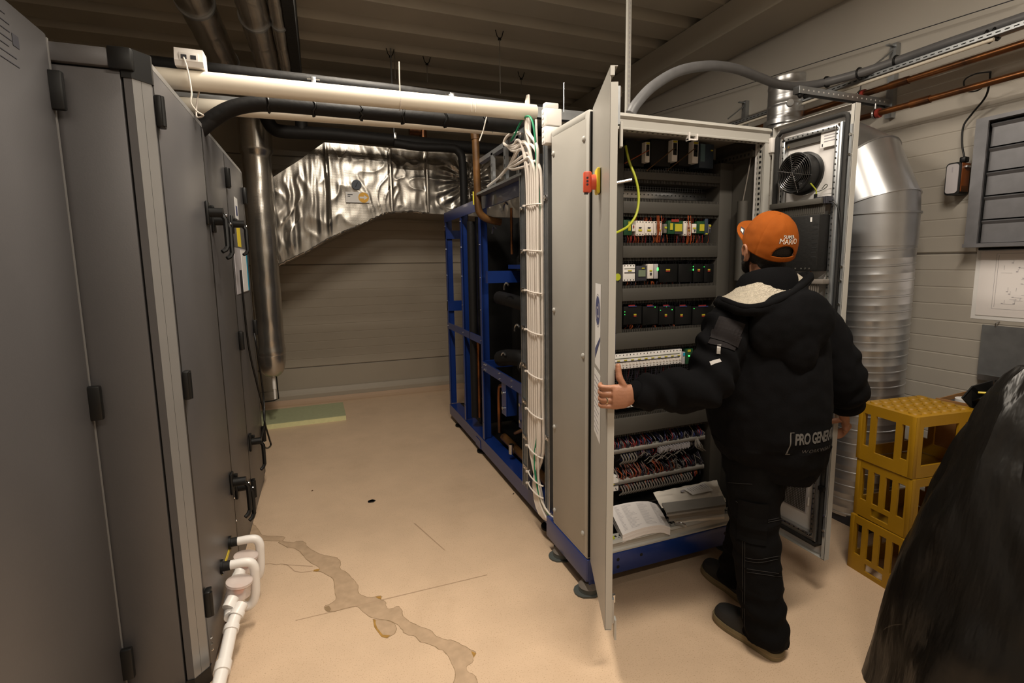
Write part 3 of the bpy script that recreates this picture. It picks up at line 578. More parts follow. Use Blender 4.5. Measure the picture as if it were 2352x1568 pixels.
ang('cross_rail', RX0, RX1, RY1-.03, RY1, 1.10, 1.20); ang('cross_rail', RX0, RX1, RY1-.03, RY1, 1.80, 1.88); ang('cross_rail', RX0, RX1, RY1-.03, RY1, .06, .15); ang('cross_rail', RX0, RX1, 3.70, 3.73, .74, .80)
q = at(1102, 620, 'y', 3.66); q2 = at(1102, 595, 'y', 3.66)
ang('shelf_beam', RX0+.02, RX1, 3.60, 3.66, 1.41, 1.50); ang('shelf_plate', RX0+.20, RX1, 3.0, 3.64, 1.515, 1.545)
ang('inner_post', RX0+.30, RX0+.345, 3.52, 3.56, 1.54, 1.95)
for y in (3.23, 2.90): 
    h = ang('drop_bracket', RX0+.002, RX0+.012, y-.045, y+.045, .50, .74); ang('drop_flange', RX0+.01, RX0+.08, y-.045, y-.038, .50, .74)
    for z in (.55, .66): part('bolt', 'steel', h, lambda b: b.cyl((RX0-.012, y, z), (RX0+.002, y, z), .012, 8))
fr = ang('foot_bracket', RX0-.008, RX0+.004, 3.80, 3.93, .05, .12)
for y in (4.6, 3.87, 2.55):
    f = part('foot', 'black', rack, lambda b: (b.cyl((RX0+.04, y, 0), (RX0+.04, y, .012), .055, 20), b.cyl((RX0+.04, y, .012), (RX0+.04, y, .07), .018, 12)), True)
for y in (4.6, 2.6): part('foot', 'black', rack, lambda b: b.cyl((RX1-.05, y, 0), (RX1-.05, y, .07), .04, 16), True)
def bolts(b):
    for y in (4.84, 4.27, 3.72):
        for z in (1.92, 1.70, 1.45, 1.2, .96, .75, .5, .3): b.sphere((RX0-.004, y+random.uniform(-.008, .008), z), .005, n=6, m=4)
    for y in (3.65, 3.62, 3.3, 3.05, 2.85):
        for z in (.745, .785): b.sphere((RX0-.006, y, z), .006, n=6, m=4)
part('bolt_heads', 'steel', rack, bolts, kind='stuff')
# machinery inside
cm = part('compressor', 'rubber', rack, lambda b: (b.cyl((1.62, 3.30, 1.55), (1.62, 3.30, 1.86), .17, 24), b.sphere((1.62, 3.30, 1.86), .17, .17, .07, 20, 8)), True, label='black compressor body')
bx('terminal_cover', 'black', cm, 1.40, 1.47, 3.22, 3.40, 1.58, 1.80, .01); bx('cover_label', 'label_white', cm, 1.398, 1.3995, 3.37, 3.40, 1.63, 1.66)
part('flywheel_ring', 'rubber', rack, lambda b: b.tube([(1.45, 3.18+.10*math.cos(k*.35), 1.86+.10*math.sin(k*.35)) for k in range(19)], .006, 6), True)
for x, y, z0, z1, r in ((1.62, 3.25, .80, 1.38, .16), (1.75, 4.15, .16, 1.6, .20), (1.60, 2.95, .16, .68, .17)):
    part('pressure_vessel', 'insulation', rack, lambda b: (b.cyl((x, y, z0), (x, y, z1), r, 24), b.sphere((x, y, z1), r, r, r*.4, 20, 8)), True)
bx('drip_tray', 'black', rack, RX0+.1, RX1-.06, RY0, RY1, .13, .150); bx('rear_panel', 'black', rack, 1.95, 1.97, 2.4, 4.8, .2, 1.95); bx('machine_casing', 'rubber', rack, 1.52, 1.94, 2.42, 4.12, .17, 1.40, .02); bx('machine_casing', 'rubber', rack, 1.56, 1.94, 2.42, 4.0, 1.56, 1.93, .02); bx('casing_screen', 'black', rack, 1.22, 1.90, 4.06, 4.10, .17, 1.94)
for pts, r, m in (([(1.25, 3.6, 1.30), (1.28, 3.3, 1.28), (1.34, 3.05, 1.22), (1.35, 3.0, .95), (1.35, 2.98, .82)], .05, 'insulation'),
                  ([(1.22, 3.5, .85), (1.25, 3.35, .88), (1.3, 3.2, .86), (1.32, 3.15, .6)], .06, 'insulation'),
                  ([(1.25, 3.1, .86), (1.25, 2.8, .84), (1.27, 2.5, .84)], .055, 'insulation'),
                  ([(1.25, 3.55, .22), (1.26, 3.1, .20), (1.24, 2.6, .19)], .03, 'brown_pipe'),
                  ([(1.20, 3.50, .28), (1.20, 3.50, .60), (1.21, 3.46, .65), (1.23, 3.36, .66)], .014, 'copper'),
                  ([(1.2, 4.02, .25), (1.2, 4.02, .95)], .016, 'copper'),
                  ([(1.17, 4.05, .25), (1.17, 4.05, 1.9)], .035, 'insulation'),
                  ([(1.20, 3.0, .60), (1.22, 2.95, .50), (1.26, 2.85, .36), (1.30, 2.72, .30)], .006, 'wire_orange'),
                  ([(1.25, 2.9, .52), (1.22, 3.05, .44), (1.25, 3.3, .33)], .012, 'brown_pipe'),
                  ([(1.30, 3.45, 1.95), (1.30, 3.45, 1.62)], .010, 'copper')):
    part('refrigerant_pipe', m, rack, lambda b: b.tube(pts, r, 12, 4), True)
for p in ((1.19, 3.35, .87), (1.19, 2.98, .87), (1.20, 3.3, 1.37), (1.20, 3.1, 1.1), (1.24, 3.4, 1.93), (1.22, 3.6, 1.78)):
    part('pipe_clip', 'galv_bright', rack, lambda b: b.tube([V(p)+V((0, .05*math.cos(k*.4), .05*math.sin(k*.4))) for k in range(7)], .007, 6), True)
part('valve', 'steel', rack, lambda b: (b.cyl((1.2, 3.25, .20), (1.2, 3.25, .27), .02, 10), b.cyl((1.2, 2.9, .19), (1.2, 2.9, .26), .02, 10)), True)

# ------------------------------------------------------------------ galvanised ladder on the rack
lad = thing('cable_ladder', 'galvanised cable ladder bracket standing on top of the blue rack', 'cable tray', (1.14, 3.2, 2.045))
bx('upper_rail', 'galv', lad, 1.11, 1.15, 2.72, 3.62, 2.275, 2.305); bx('lower_rail', 'galv', lad, 1.08, 1.15, 2.70, 3.60, 2.047, 2.062)
for px in (1133, 1163, 1192):
    q = at(px, 400, 'x', 1.12); bx('upright', 'galv', lad, 1.11, 1.13, q.y-.02, q.y+.02, 2.062, 2.29)
    for z in (2.10, 2.15, 2.2): bx('slot', 'dark', lad, 1.1095, 1.111, q.y-.005, q.y+.005, z, z+.02)
bx('black_box', 'black', lad, 1.16, 1.40, 2.75, 3.1, 2.062, 2.18)

# ------------------------------------------------------------------ vertical strut channels with cables
def strut(x0, x1, y0, y1, z0, z1, label, slots):
    t = thing('strut_channel', label, 'strut', ((x0+x1)/2, (y0+y1)/2, z0), 'galvanised strut channels')
    bx('web', 'galv', t, x0+.012, x1, y0+.004, y1-.004, z0, z1)
    for y in (y0, y1-.006): bx('lip', 'galv_bright', t, x0, x0+.02, y, y+.006, z0, z1)
    for k in range(3): bx('rib', 'galv', t, x0+.004, x0+.014, y0+(y1-y0)*(.3+.2*k)-.003, y0+(y1-y0)*(.3+.2*k)+.003, z0, z1)
    for z in slots:
        c = bx('clip', 'steel', t, x0-.004, x0+.012, y0+.01, y1-.01, z-.014, z+.014, .003); part('screw', 'chrome', c, lambda b: b.sphere((x0-.005, (y0+y1)/2, z), .006, n=8, m=5))
    return t
s1 = strut(1.085, 1.115, 2.66, 2.745, .20, 2.30, 'galvanised strut channel on the far side of the white cable bundle', (1.86, 1.62, 1.40, 1.18, .96, .74, .52, .33))
s2 = strut(1.082, 1.112, 2.345, 2.405, .21, 2.33, 'galvanised strut channel between the white cable bundle and the cabinet', (1.88, .62))
for k, z in enumerate((2.168, 2.252)):
    t = thing('junction_box', ('white plastic junction box, lower of the two beside the cabinet top', 'white plastic junction box, upper of the two beside the cabinet top')[k], 'junction box', (1.09, 2.32, z-.042), 'white junction boxes')
    bx('base', 'white_plastic', t, 1.047, 1.135, 2.304, 2.344, z-.042, z+.041, .005); bx('lid', 'white_plastic', t, 1.049, 1.133, 2.292, 2.308, z-.040, z+.039, .005)
    for dz in (-.024, 0, .024): part('knockout', 'white_plastic', t, lambda b: b.cyl((1.048, 2.325, z+dz), (1.0445, 2.325, z+dz), .009, 12))
    if k: bx('top_clip', 'white_plastic', t, 1.05, 1.12, 2.300, 2.335, z+.041, z+.066, .004)
# white cable bundle
cb = thing('cable_bundle', 'bundle of white cables strapped down the side of the blue rack', 'cables', (1.08, 2.54, .05))
nC = 13
for i in range(nC):
    row = i % 2; y = 2.60-.0145*i+.004*row; x = 1.082-.013*row; j = lambda a=.004: random.uniform(-a, a)
    yb = 2.50+(i-6)*.006
    dest = i % 3
    if dest == 0: topp = [(x, y, 1.97), (x-.008, y+.006, 2.09-.004*i), (x-.012, y+.05, 2.185-.009*i), (x-.012, y+.12, 2.205-.011*i), (1.075, 2.80, 2.165-.006*i), (1.09, 2.95, 2.125), (1.10, 3.15, 2.10), (1.11, 3.4, 2.085)]
    elif dest == 1: topp = [(x, y, 1.97), (x-.010, y, 2.10), (x-.018, y+.03, 2.20-.005*i), (x-.016, y+.10, 2.235-.006*i), (1.062, 2.76, 2.225-.004*i), (1.058, 2.86, 2.235), (1.056, 2.91, 2.265), (1.062, 2.86, 2.292), (1.07, 2.76, 2.285), (1.08, 2.68, 2.262)]
    else: topp = [(x, y, 2.02), (x-.004, y-.002, 2.15), (x-.006, 2.58+j(), 2.26), (1.09, 2.60+j(), 2.34), (1.11, C1Y, z1)]
    pts = [(1.165, 2.18+.01*row, .10+.004*i), (1.12, 2.30, .085+.006*i), (x+.006, 2.42+.004*i, .14+.004*(nC-i)), (x-.002, yb, .30), (x, y+j(), .52), (x+j(), y+j(), .8), (x, y+j(), 1.1), (x+j(.002), y+j(), 1.4), (x, y+j(), 1.7)] + topp
    part('cable', 'cable_white', cb, lambda b: b.tube(pts, .0078, 8, 4), True)
part('cable', 'cable_green', cb, lambda b: b.tube([(1.15, 2.2, .13), (1.09, 2.36, .18), (1.062, 2.46, .30), (1.065, 2.505, .5), (1.09, 2.45, .75), (1.095, 2.445, 1.2), (1.09, 2.445, 1.75), (1.07, 2.45, 2.0), (1.06, 2.455, 2.2), (1.055, 2.50, 2.30), (1.06, 2.62, 2.32), (1.06, 2.74, 2.27), (1.06, 2.80, 2.25)], .0055, 8, 5), True, label='green earth cable')
part('cable', 'cable_white', cb, lambda b: b.tube([(1.12, 2.26, .16), (1.07, 2.42, .24), (1.06, 2.445, .5), (1.072, 2.44, 1.0), (1.066, 2.442, 1.6), (1.07, 2.45, 2.1), (1.07, 2.46, 2.28)], .006, 8, 5), True)
for z in (1.86, 1.62, 1.40, 1.18, .94, .72, .50, .34, .27):
    c = part('cable_tie', 'cable_white', cb, lambda b: b.tube([(1.076-.024*math.sin(t_)*1.0, 2.512+.100*math.cos(t_), z+.006*math.cos(t_)) for t_ in [k*PI/12 for k in range(13)]], .0042, 6), True)
    part('tie_head', 'cable_white', c, lambda b: b.box(1.05, 1.062, 2.600, 2.612, z, z+.01))
tb('tie_tail', 'cable_white', cb, [at(1118, 268, 'y', 2.7), at(1110, 300, 'y', 2.7), at(1101, 324, 'y', 2.68)], .003, 6)

# ------------------------------------------------------------------ electrical cabinet
KX0, KX1, KYF, KYB, KZ0, KZ1 = 1.07, 2.07, 1.915, 2.285, .19, 2.18
cab = thing('electrical_cabinet', 'tall light grey electrical cabinet with both doors swung open', 'cabinet', (1.57, 2.1, .09))
sp = bx('side_panel', 'cab', cab, KX0, KX0+.018, KYF+.022, KYB-.012, KZ0+.015, KZ1-.03, .003)
for y, z in ((2.255, 2.07), (2.255, 1.32), (2.255, .72), (2.255, .27), (1.955, 2.07), (1.955, 1.14), (1.95, .30)): part('screw_cap', 'cab_edge', sp, lambda b: b.sphere((KX0-.001, y, z), .008, .013, .013, 10, 6), True)
bx('corner_post', 'cab_edge', cab, KX0+.001, KX0+.05, KYF, KYF+.035, KZ0, KZ1, .005); bx('rear_corner_post', 'cab_edge', cab, KX0+.003, KX0+.03, KYB-.014, KYB, KZ0, KZ1, .004)
bx('side_top_rail', 'cab_edge', cab, KX0+.002, KX0+.03, KYF+.01, KYB, KZ1-.03, KZ1+.003, .008); bx('side_bottom_rail', 'cab_edge', cab, KX0+.003, KX0+.03, KYF+.01, KYB, KZ0-.002, KZ0+.016, .004)
bx('door_seal', 'dark', cab, KX0+.006, KX0+.03, KYF-.005, KYF, KZ0+.01, KZ1-.01)
bx('roof', 'cab', cab, KX0+.01, KX1-.005, KYF+.02, KYB, KZ1-.02, KZ1)
bx('back_panel', 'cab', cab, KX0+.018, KX1-.006, KYB-.02, KYB-.012, KZ0, KZ1-.02); bx('floor_plate', 'dark', cab, KX0+.02, KX1-.02, KYF+.05, KYB-.02, KZ0, KZ0+.006)
bx('right_panel', 'trunk', cab, KX1-.016, KX1-.004, KYF+.03, KYB-.015, KZ0, KZ1-.02)
def profile_x(prof, x0, x1): return lambda b: b.prism([(x0, y, z) for y, z in prof], (x1-x0, 0, 0))
tbm = part('top_beam', 'cab_edge', cab, profile_x([(KYF-.004, KZ1-.062), (KYF-.004, KZ1-.068), (KYF+.035, KZ1-.068), (KYF+.035, KZ1-.03), (KYF+.03, KZ1), (KYF+.012, KZ1+.004), (KYF, KZ1-.002), (KYF-.006, KZ1-.014), (KYF+.006, KZ1-.022), (KYF+.006, KZ1-.055)], KX0+.03, KX1), label='pale folded top rail with a row of holes')
b = MB(); [b.box(KX0+.06+k*.0265, KX0+.069+k*.0265, KYF+.012, KYF+.022, KZ1-.0686, KZ1-.067) for k in range(35)]; b.build('rail_holes', 'dark', tbm, kind='stuff')
q = at(1590, 300, 'y', KYF-.005); part('latch_catch', 'white_plastic', tbm, lambda b: (b.box(q.x-.022, q.x-.016, KYF-.012, KYF+.01, KZ1-.092, KZ1-.055), b.box(q.x+.022, q.x+.028, KYF-.012, KYF+.01, KZ1-.088, KZ1-.06), b.box(q.x-.022, q.x+.028, KYF-.008, KYF+.006, KZ1-.088, KZ1-.082)))
bbm = part('bottom_beam', 'cab_edge', cab, profile_x([(KYF-.004, KZ0), (KYF-.004, KZ0+.008), (KYF+.008, KZ0+.012), (KYF+.008, KZ0+.040), (KYF-.002, KZ0+.045), (KYF+.004, KZ0+.056), (KYF+.060, KZ0+.056), (KYF+.062, KZ0)], KX0+.03, KX1), label='pale folded bottom sill with square holes')
b = MB(); [b.box(KX0+.07+k*.025, KX0+.082+k*.025, KYF+.030, KYF+.042, KZ0+.0555, KZ0+.0568) for k in range(36)]; [b.box(KX0+.085+k*.025, KX0+.09+k*.025, KYF+.020, KYF+.026, KZ0+.0555, KZ0+.0568) for k in range(36)]; b.build('sill_holes', 'dark', bbm, kind='stuff')
rp = bx('hinge_post', 'cab_edge', cab, KX1-.038, KX1, KYF-.002, KYF+.012, KZ0, KZ1-.06); bx('post_return', 'cab_edge', cab, KX1-.038, KX1-.034, KYF+.01, KYF+.04, KZ0, KZ1-.06); bx('post_face', 'cab_inner', cab, KX1-.034, KX1-.016, KYF+.012, KYF+.06, KZ0, KZ1-.06)
b = MB(); [b.box(KX1-.0345, KX1-.0335, KYF+.034, KYF+.046, .27+k*.025, .282+k*.025) for k in range(74)]; [b.box(KX1-.0365+.0015, KX1-.0335, KYF+.024, KYF+.029, .284+k*.025, .29+k*.025) for k in range(74)]; b.build('post_holes', 'dark', rp, kind='stuff')
b = MB(); [b.box(KX1-.0385, KX1-.0375, KYF+.018, KYF+.030, .27+k*.025, .282+k*.025) for k in range(74)]; b.build('post_holes', 'dark', rp, kind='stuff')
bx('side_rail', 'trunk', cab, KX1-.05, KX1-.016, KYF+.06, KYB-.03, 2.06, 2.09)
b = MB(); [b.box(KX1-.0505, KX1-.0495, KYF+.08+k*.025, KYF+.090+k*.025, 2.068, 2.080) for k in range(10)]; b.build('side_rail_holes', 'dark', cab, kind='stuff')
cy('lamp_tube_cover', 'trunk', cab, (KX1-.045, 2.03, 1.45), (KX1-.045, 2.03, 1.85), .026, 18); tb('lamp_cable', 'wire_grey', cab, [(KX1-.045, 2.03, 1.85), (KX1-.035, 2.01, 2.0), (KX1-.03, 2.0, 2.10)], .003, 6, 4)
# mounting grid
YG, YT = KYB-.035, 2.13
bx('mounting_plate', 'dark', cab, KX0+.05, KX1-.03, KYB-.025, KYB-.022, .22, 2.10)
b = MB()
for k in range(58): b.box(KX0+.06+k*.0158, KX0+.0625+k*.0158, YG-.002, YG, .62, 2.08)
for k in range(118): b.box(KX0+.06, KX1-.05, YG-.003, YG-.001, .62+k*.0124, .6218+k*.0124)
b.build('mounting_grid', 'galv', cab, kind='stuff', fix=False)
def I(px, py, Y=YT): return at(px, py, 'y', Y)
def band(x0, x1, y0, y1, name='cable_duct', m='trunk', Yf=YT, Yb=KYB-.04, bev=.002):
    a, c = I(x0, y1, Yf), I(x1, y0, Yf); return bx(name, m, cab, a.x, c.x, Yf, Yb, a.z, c.z, bev)
zL = lambda y, Y=YT: I(1540, y, Y).z
xl0, xl1, xr0, xr1 = I(1398, 600).x, I(1431, 600).x, I(1648, 600).x, I(1676, 600).x
bx('cable_duct', 'trunk', cab, xl0, xl1, YT+.002, KYB-.04, zL(790), zL(340), .002); bx('cable_duct', 'trunk', cab, xr0, xr1, YT+.002, KYB-.04, .24, zL(365), .002)
bx('duct_end_cap', 'trunk', cab, I(1408, 570).x-.02, I(1418, 570).x, YT-.006, YT, zL(755), zL(555), .001)
for y0, y1, x0 in ((398, 415), (465, 492), (564, 591), (659, 687), (757, 793), (946, 981)) and ((398, 415, xl1), (465, 492, xl1), (564, 591, xl1), (659, 687, xl1), (757, 793, xl0), (946, 981, xl0)):
    pass
for y0, y1, x0 in ((398, 415, xl1), (465, 492, xl1), (564, 591, xl1), (659, 687, xl1), (757, 793, xl0), (946, 981, xl0)):
    bx('cable_duct', 'trunk', cab, x0, xr0, YT, KYB-.04, zL(y1), zL(y0), .002)
    b = MB(); n = 64
    for k in range(n):
        x = x0+(xr0-x0)*(k+.5)/n; b.box(x-.002, x+.002, YT+.012, KYB-.045, zL(y0), zL(y0)+.014); b.box(x-.002, x+.002, YT+.012, KYB-.045, zL(y1)-.014, zL(y1))
    b.build('duct_teeth', 'trunk', cab, kind='stuff', fix=False)
dr = bx('din_rail', 'galv_bright', cab, xl1, xr0, KYB-.055, KYB-.04, zL(452), zL(432), .002)
b = MB(); [b.cyl((xl1+.014+k*.0245, KYB-.0555, zL(442)), (xl1+.014+k*.0245, KYB-.0545, zL(442)), .0035, 8) for k in range(25)]; b.build('rail_holes', 'dark', dr, kind='stuff')
def module(name, m, x0, x1, y0, y1, d=.05, Y=YT+.015, label=None, dots=0, extra=()):
    a, c = I(x0, y1, Y), I(x1, y0, Y); o = bx(name, m, cab, a.x, c.x, Y, Y+d, a.z, c.z, .0015, label=label)
    if dots:
        b = MB()
        for z in (a.z+.006, c.z-.006): [b.cyl((a.x+(c.x-a.x)*(k+.5)/dots, Y-.0006, z), (a.x+(c.x-a.x)*(k+.5)/dots, Y+.001, z), .0032, 7) for k in range(dots)]
        b.build('screw_holes', 'dark', o, kind='stuff')
    for nm, mm, u0, u1, v0, v1 in extra:
        w_, h_ = c.x-a.x, c.z-a.z; bx(nm, mm, o, a.x+w_*u0, a.x+w_*u1, Y-.0035, Y, a.z+h_*v0, a.z+h_*v1)
    return o
LY = lambda u0=.3, u1=.7, v0=.62, v1=.72: ('label_plate', 'label_yellow', u0, u1, v0, v1)
# top row: slim power supplies
for x0, x1, y0, y1 in ((1482, 1493, 326, 372), (1543, 1557, 322, 370), (1590, 1605, 325, 374)):
    o = module('power_supply', 'white_plastic', x0, x1, y0, y1, .08, YT, extra=(('front_slot', 'dark', .2, .8, .3, .85), ('label_plate', 'label_yellow', .15, .85, .88, .96), ('terminal', 'wire_orange', .4, .8, .5, .58)))
module('drive_box', 'slate', 1606, 1640, 332, 385, .08, YT+.01, extra=(('grey_strip', 'teal_grey', .05, .35, .25, .98), ('label_plate', 'label_yellow', .78, .92, .72, .77)))
for x0, x1 in ((1436, 1480), (1495, 1541), (1559, 1588)): module('power_supply_body', 'dark', x0, x1, 324, 380, .06, YT+.03)
b = MB(); b.cyl(I(1490, 345, YT-.01), I(1435, 375, YT-.004), .0025, 6); b.build('wire', 'wire_orange', cab)
b = MB(); b.cyl(I(1549, 340, YT-.01), I(1485, 392, YT-.004), .0025, 6); b.cyl(I(1597, 340, YT-.01), I(1532, 392, YT-.004), .0025, 6); b.build('wire', 'brown_pipe', cab)
# relay row
R = (507, 540)
module('terminal', 'pcb', 1433, 1452, 505, 540, extra=(('label_plate', 'label_yellow', .5, .8, .3, .9),)); module('relay', 'cable_white', 1452, 1460, 516, 531, extra=(('relay_front', 'red_dull', .2, .5, .5, .9),))
module('contactor', 'cable_white', 1460, 1480, 507, 541, dots=3, extra=(LY(.3, .7, .3, .42), ('slot', 'ink', .35, .65, .5, .58))); module('contactor', 'cable_white', 1480, 1501, 508, 540, dots=3, extra=(LY(.3, .7, .28, .4), ('slot', 'ink', .35, .65, .5, .58)))
module('contactor', 'cable_white', 1502, 1521, 508, 540, dots=3, extra=(LY(.45, .8, .28, .4), ('slot', 'ink', .4, .7, .5, .58))); module('relay', 'wire_grey', 1525, 1532, 514, 535, extra=(('mark', 'yellow_green', .1, .9, .5, .7),))
module('relay_board', 'pcb', 1534, 1569, 507, 537, extra=(('fuse_block', 'label_yellow', .12, .30, .3, .8), ('fuse_block', 'label_yellow', .45, .92, .2, .75), ('connector', 'ink', .45, .98, 0, .16), ('connector', 'red_dull', .2, .7, .9, 1.1)))
module('contactor', 'cable_white', 1570, 1588, 508, 541, dots=3, extra=(LY(.6, .85, .3, .42), ('slot', 'ink', .5, .8, .5, .58))); module('relay', 'cable_white', 1590, 1600, 514, 535, extra=(('mark', 'label_yellow', .1, .8, .45, .6), ('mark', 'ink', .4, .7, .15, .35)))
module('relay_board', 'pcb', 1601, 1619, 508, 536, extra=(('fuse_block', 'label_yellow', .3, .9, .2, .75),)); module('signal_module', 'slate', 1619, 1627, 502, 540, extra=(LY(.1, .8, .05, .12),)); module('signal_module', 'wire_grey', 1627, 1633, 515, 536, extra=(('mark', 'label_yellow', .1, .9, .75, .95), ('mark', 'ink', .2, .8, .1, .5)))
# breaker / controller row
module('circuit_breaker', 'white_plastic', 1431, 1459, 607, 646, dots=4, extra=(LY(.4, .7, .6, .66), ('toggle_gap', 'ink', .1, 1.0, .5, .54), ('line', 'pcb', .1, 1., .76, .77)))
module('energy_meter', 'ink', 1461, 1486, 610, 645, extra=(('screen', 'lcd', .18, .85, .28, .72), LY(.5, .75, .8, .87)))
module('relay_module', 'cable_white', 1487, 1501, 606, 640, extra=(('mark', 'label_yellow', .35, .75, .5, .6), ('mark', 'ink', .4, .7, .25, .4))); module('relay_module', 'paper_grey', 1502, 1512, 606, 640, extra=(('led', 'led', .75, .98, .55, .75), ('mark', 'label_yellow', .9, 1.1, .6, .66)))
for x0, x1, lx in ((1514, 1556, .45), (1558, 1590, None), (1592, 1616, .5), (1617, 1640, .45)):
    module('controller_module', 'black', x0, x1, 606, 648, .06, extra=(() if lx is None else (('label_plate', 'label_yellow', lx-.1, lx+.12, .66, .72), ('label_plate', 'red_dull', lx-.1, lx+.12, .58, .655))))
module('led', 'led', 1592.2, 1593.4, 611, 613, .002, YT+.012); module('led', 'led', 1591.6, 1593.6, 617, 621, .002, YT+.012); module('led', 'led', 1617, 1618.2, 612, 613.2, .002, YT+.012)
for x0, x1, lx in ((1432, 1474, .62), (1476, 1512, None), (1513, 1548, .45), (1550, 1588, .38), (1590, 1640, .5)):
    module('controller_module', 'black', x0, x1, 702, 746, .06, extra=(('connector_row', 'wire_red', .25, .6, 1.02, 1.08), ('connector_row', 'wire_blue', .25, .7, .97, 1.02))+(() if lx is None else (('label_plate', 'label_yellow', lx-.07, lx+.07, .5, .57), ('label_plate', 'red_dull', lx-.07, lx+.07, .42, .495))))
for x, y in ((1435.5, 716), (1435.5, 722.5), (1505, 705), (1517.5, 712), (1531, 704), (1544, 711), (1594.5, 708.5)): module('led', 'led', x-.6, x+.6, y-.7, y+.7, .002, YT+.012)
# breaker strips
def strip(x0, x1, y0, y1, n):
    o = module('breaker_strip', 'white_plastic', x0, x1, y0, y1, .05, YT+.01, dots=n, extra=(('toggle_gap', 'ink', 0, .97, .46, .50), ('line', 'pcb', 0, .97, .72, .73)) + tuple(('label_plate', 'label_yellow', (k+.35)/(n/2), (k+.75)/(n/2), .545, .60) for k in range(n//2)) + tuple(('toggle', 'cable_white', (k+.2)/n, (k+.7)/n, .26, .42) for k in range(n)))
strip(1395, 1566, 801, 851, 22); module('grey_breaker', 'paper_grey', 1567, 1574, 808, 836, extra=(('mark', 'cyan', .2, .8, .7, .95),)); module('relay_board', 'pcb', 1575, 1592, 800, 836, extra=(LY(.2, .6, .8, .95), ('led', 'led', .35, .5, .5, .58)))
strip(1395, 1566, 904, 942, 22)
b = MB(); [b.box(xl0+.006+k*.0085, xl0+.010+k*.0085, YT+.004, YT+.05, zL(892), zL(874)) for k in range(66)]; b.build('comb_strip', 'trunk', cab, kind='stuff', fix=False)
# wire masses
def wires(name, m, n, x0, x1, y0, y1, r, Y0, Y1, sag):
    b = MB()
    for k in range(n):
        x = random.uniform(x0, x1); a, c = I(x, y0), I(x+random.uniform(-4, 4), y1); Y = random.uniform(Y0, Y1)
        a.y = Y; c.y = min(Y+.01, KYB-.05); mid = (a+c)/2+V((random.uniform(-.006, .006), -sag*random.uniform(.4, 1), 0)); b.tube([a, mid, c], r, 5, 3, caps=False)
    b.build(name, m, cab, True, kind='stuff', fix=False)
for y0, y1 in ((494, 510), (538, 562)): wires('wiring', 'wire_orange', 34, 1434, 1638, y0, y1, .0017, YT+.02, YT+.06, .01); wires('wiring', 'wire_red', 26, 1434, 1638, y0, y1, .0017, YT+.02, YT+.06, .01); wires('wiring', 'wire_dark', 30, 1434, 1640, y0, y1, .002, YT+.02, YT+.07, .01)
wires('wiring', 'wire_orange', 7, 1508, 1520, 495, 555, .0017, YT-.004, YT+.004, .012); wires('wiring', 'wire_orange', 3, 1578, 1588, 495, 560, .0018, YT-.004, YT+.004, .012)
for y0, y1 in ((646, 658), (746, 757)): wires('wiring', 'wire_orange', 18, 1440, 1560, y0, y1, .0017, YT+.02, YT+.05, .008); wires('wiring', 'wire_dark', 40, 1434, 1640, y0, y1, .002, YT+.02, YT+.07, .008)
wires('wiring', 'wire_dark', 50, 1434, 1640, 593, 607, .002, YT+.03, YT+.07, .004); wires('wiring', 'wire_dark', 50, 1434, 1640, 689, 703, .002, YT+.03, YT+.07, .004)
wires('wiring', 'wire_dark', 60, 1400, 1600, 795, 810, .002, YT+.03, YT+.07, .004); wires('wiring', 'wire_dark', 60, 1400, 1600, 846, 876, .002, YT+.02, YT+.07, .004); wires('wiring', 'wire_red', 12, 1400, 1600, 846, 876, .0017, YT+.02, YT+.07, .004)
# terminal rails low in the cabinet
bx('terminal_backing', 'dark', cab, KX0+.05, xr0, KYB-.06, KYB-.04, .24, zL(981))
for (ya, yb, mA) in ((1002, 1040, 0), (1068, 1112, 1)):
    za, zb = zL(ya), zL(yb); zm = (za+zb)/2
    bx('terminal_rail', 'cab', cab, xl0, xr0-.02, YT+.02, YT+.05, zm-.012, zm+.012, .003); bx('marker_rail', 'wire_grey', cab, xl0, xr0-.03, YT+.012, YT+.02, zm-.004, zm+.006, .002)
    for m, n, r in (('wire_dark', 90, .0026), ('wire_orange' if mA else 'wire_blue', 46, .0024), ('wire_red', 40, .0024), ('wire_grey', 30, .0026)):
        b = MB()
        for k in range(n):
            x = random.uniform(xl0+.01, xr0-.04); s = random.choice((1, 1, -1)); h = random.uniform(.03, .07)
            p0 = V((x, YT+.03, zm+s*.01)); b.tube([p0, p0+V((random.uniform(-.008, .008), -.018*random.random(), s*h*.5)), p0+V((random.uniform(-.02, .02), .03, s*h))], r, 5, 3, caps=False)
        b.build('wiring', m, cab, True, kind='stuff', fix=False)
    b = MB(); [b.tube([V((x, YT+.025, zm-.02)), V((x+.004, YT+.004, zm-.045)), V((x-.008, YT+.02, zm-.07))], .0042, 6, 4) for x in [xl0+.10+k*.0165 for k in range(28 if mA else 6)]]; b.build('wiring', 'wire_grey', cab, True, kind='stuff', fix=False)
b = MB(); [b.box(x, x+.006, YT+.0, YT+.02, zL(1036)+(k % 2)*.006, zL(1026)+(k % 2)*.006) for k, x in enumerate([I(1515, 1030).x+j*.0085 for j in range(24)])]; b.build('terminal_screws', 'paper_grey', cab, kind='stuff')
b = MB()
for k in range(16):
    c = I(random.uniform(1470, 1600), random.uniform(1040, 1062), YT-.01); r = random.uniform(.02, .05)
    b.tube([c+V((r*math.cos(t_*.5), .012*math.sin(t_), r*.55*math.sin(t_*.5))) for t_ in range(random.randint(6, 9))], .0020, 5, 3, caps=False)
b.build('loose_wires', 'wire_grey', cab, True, kind='stuff', fix=False)
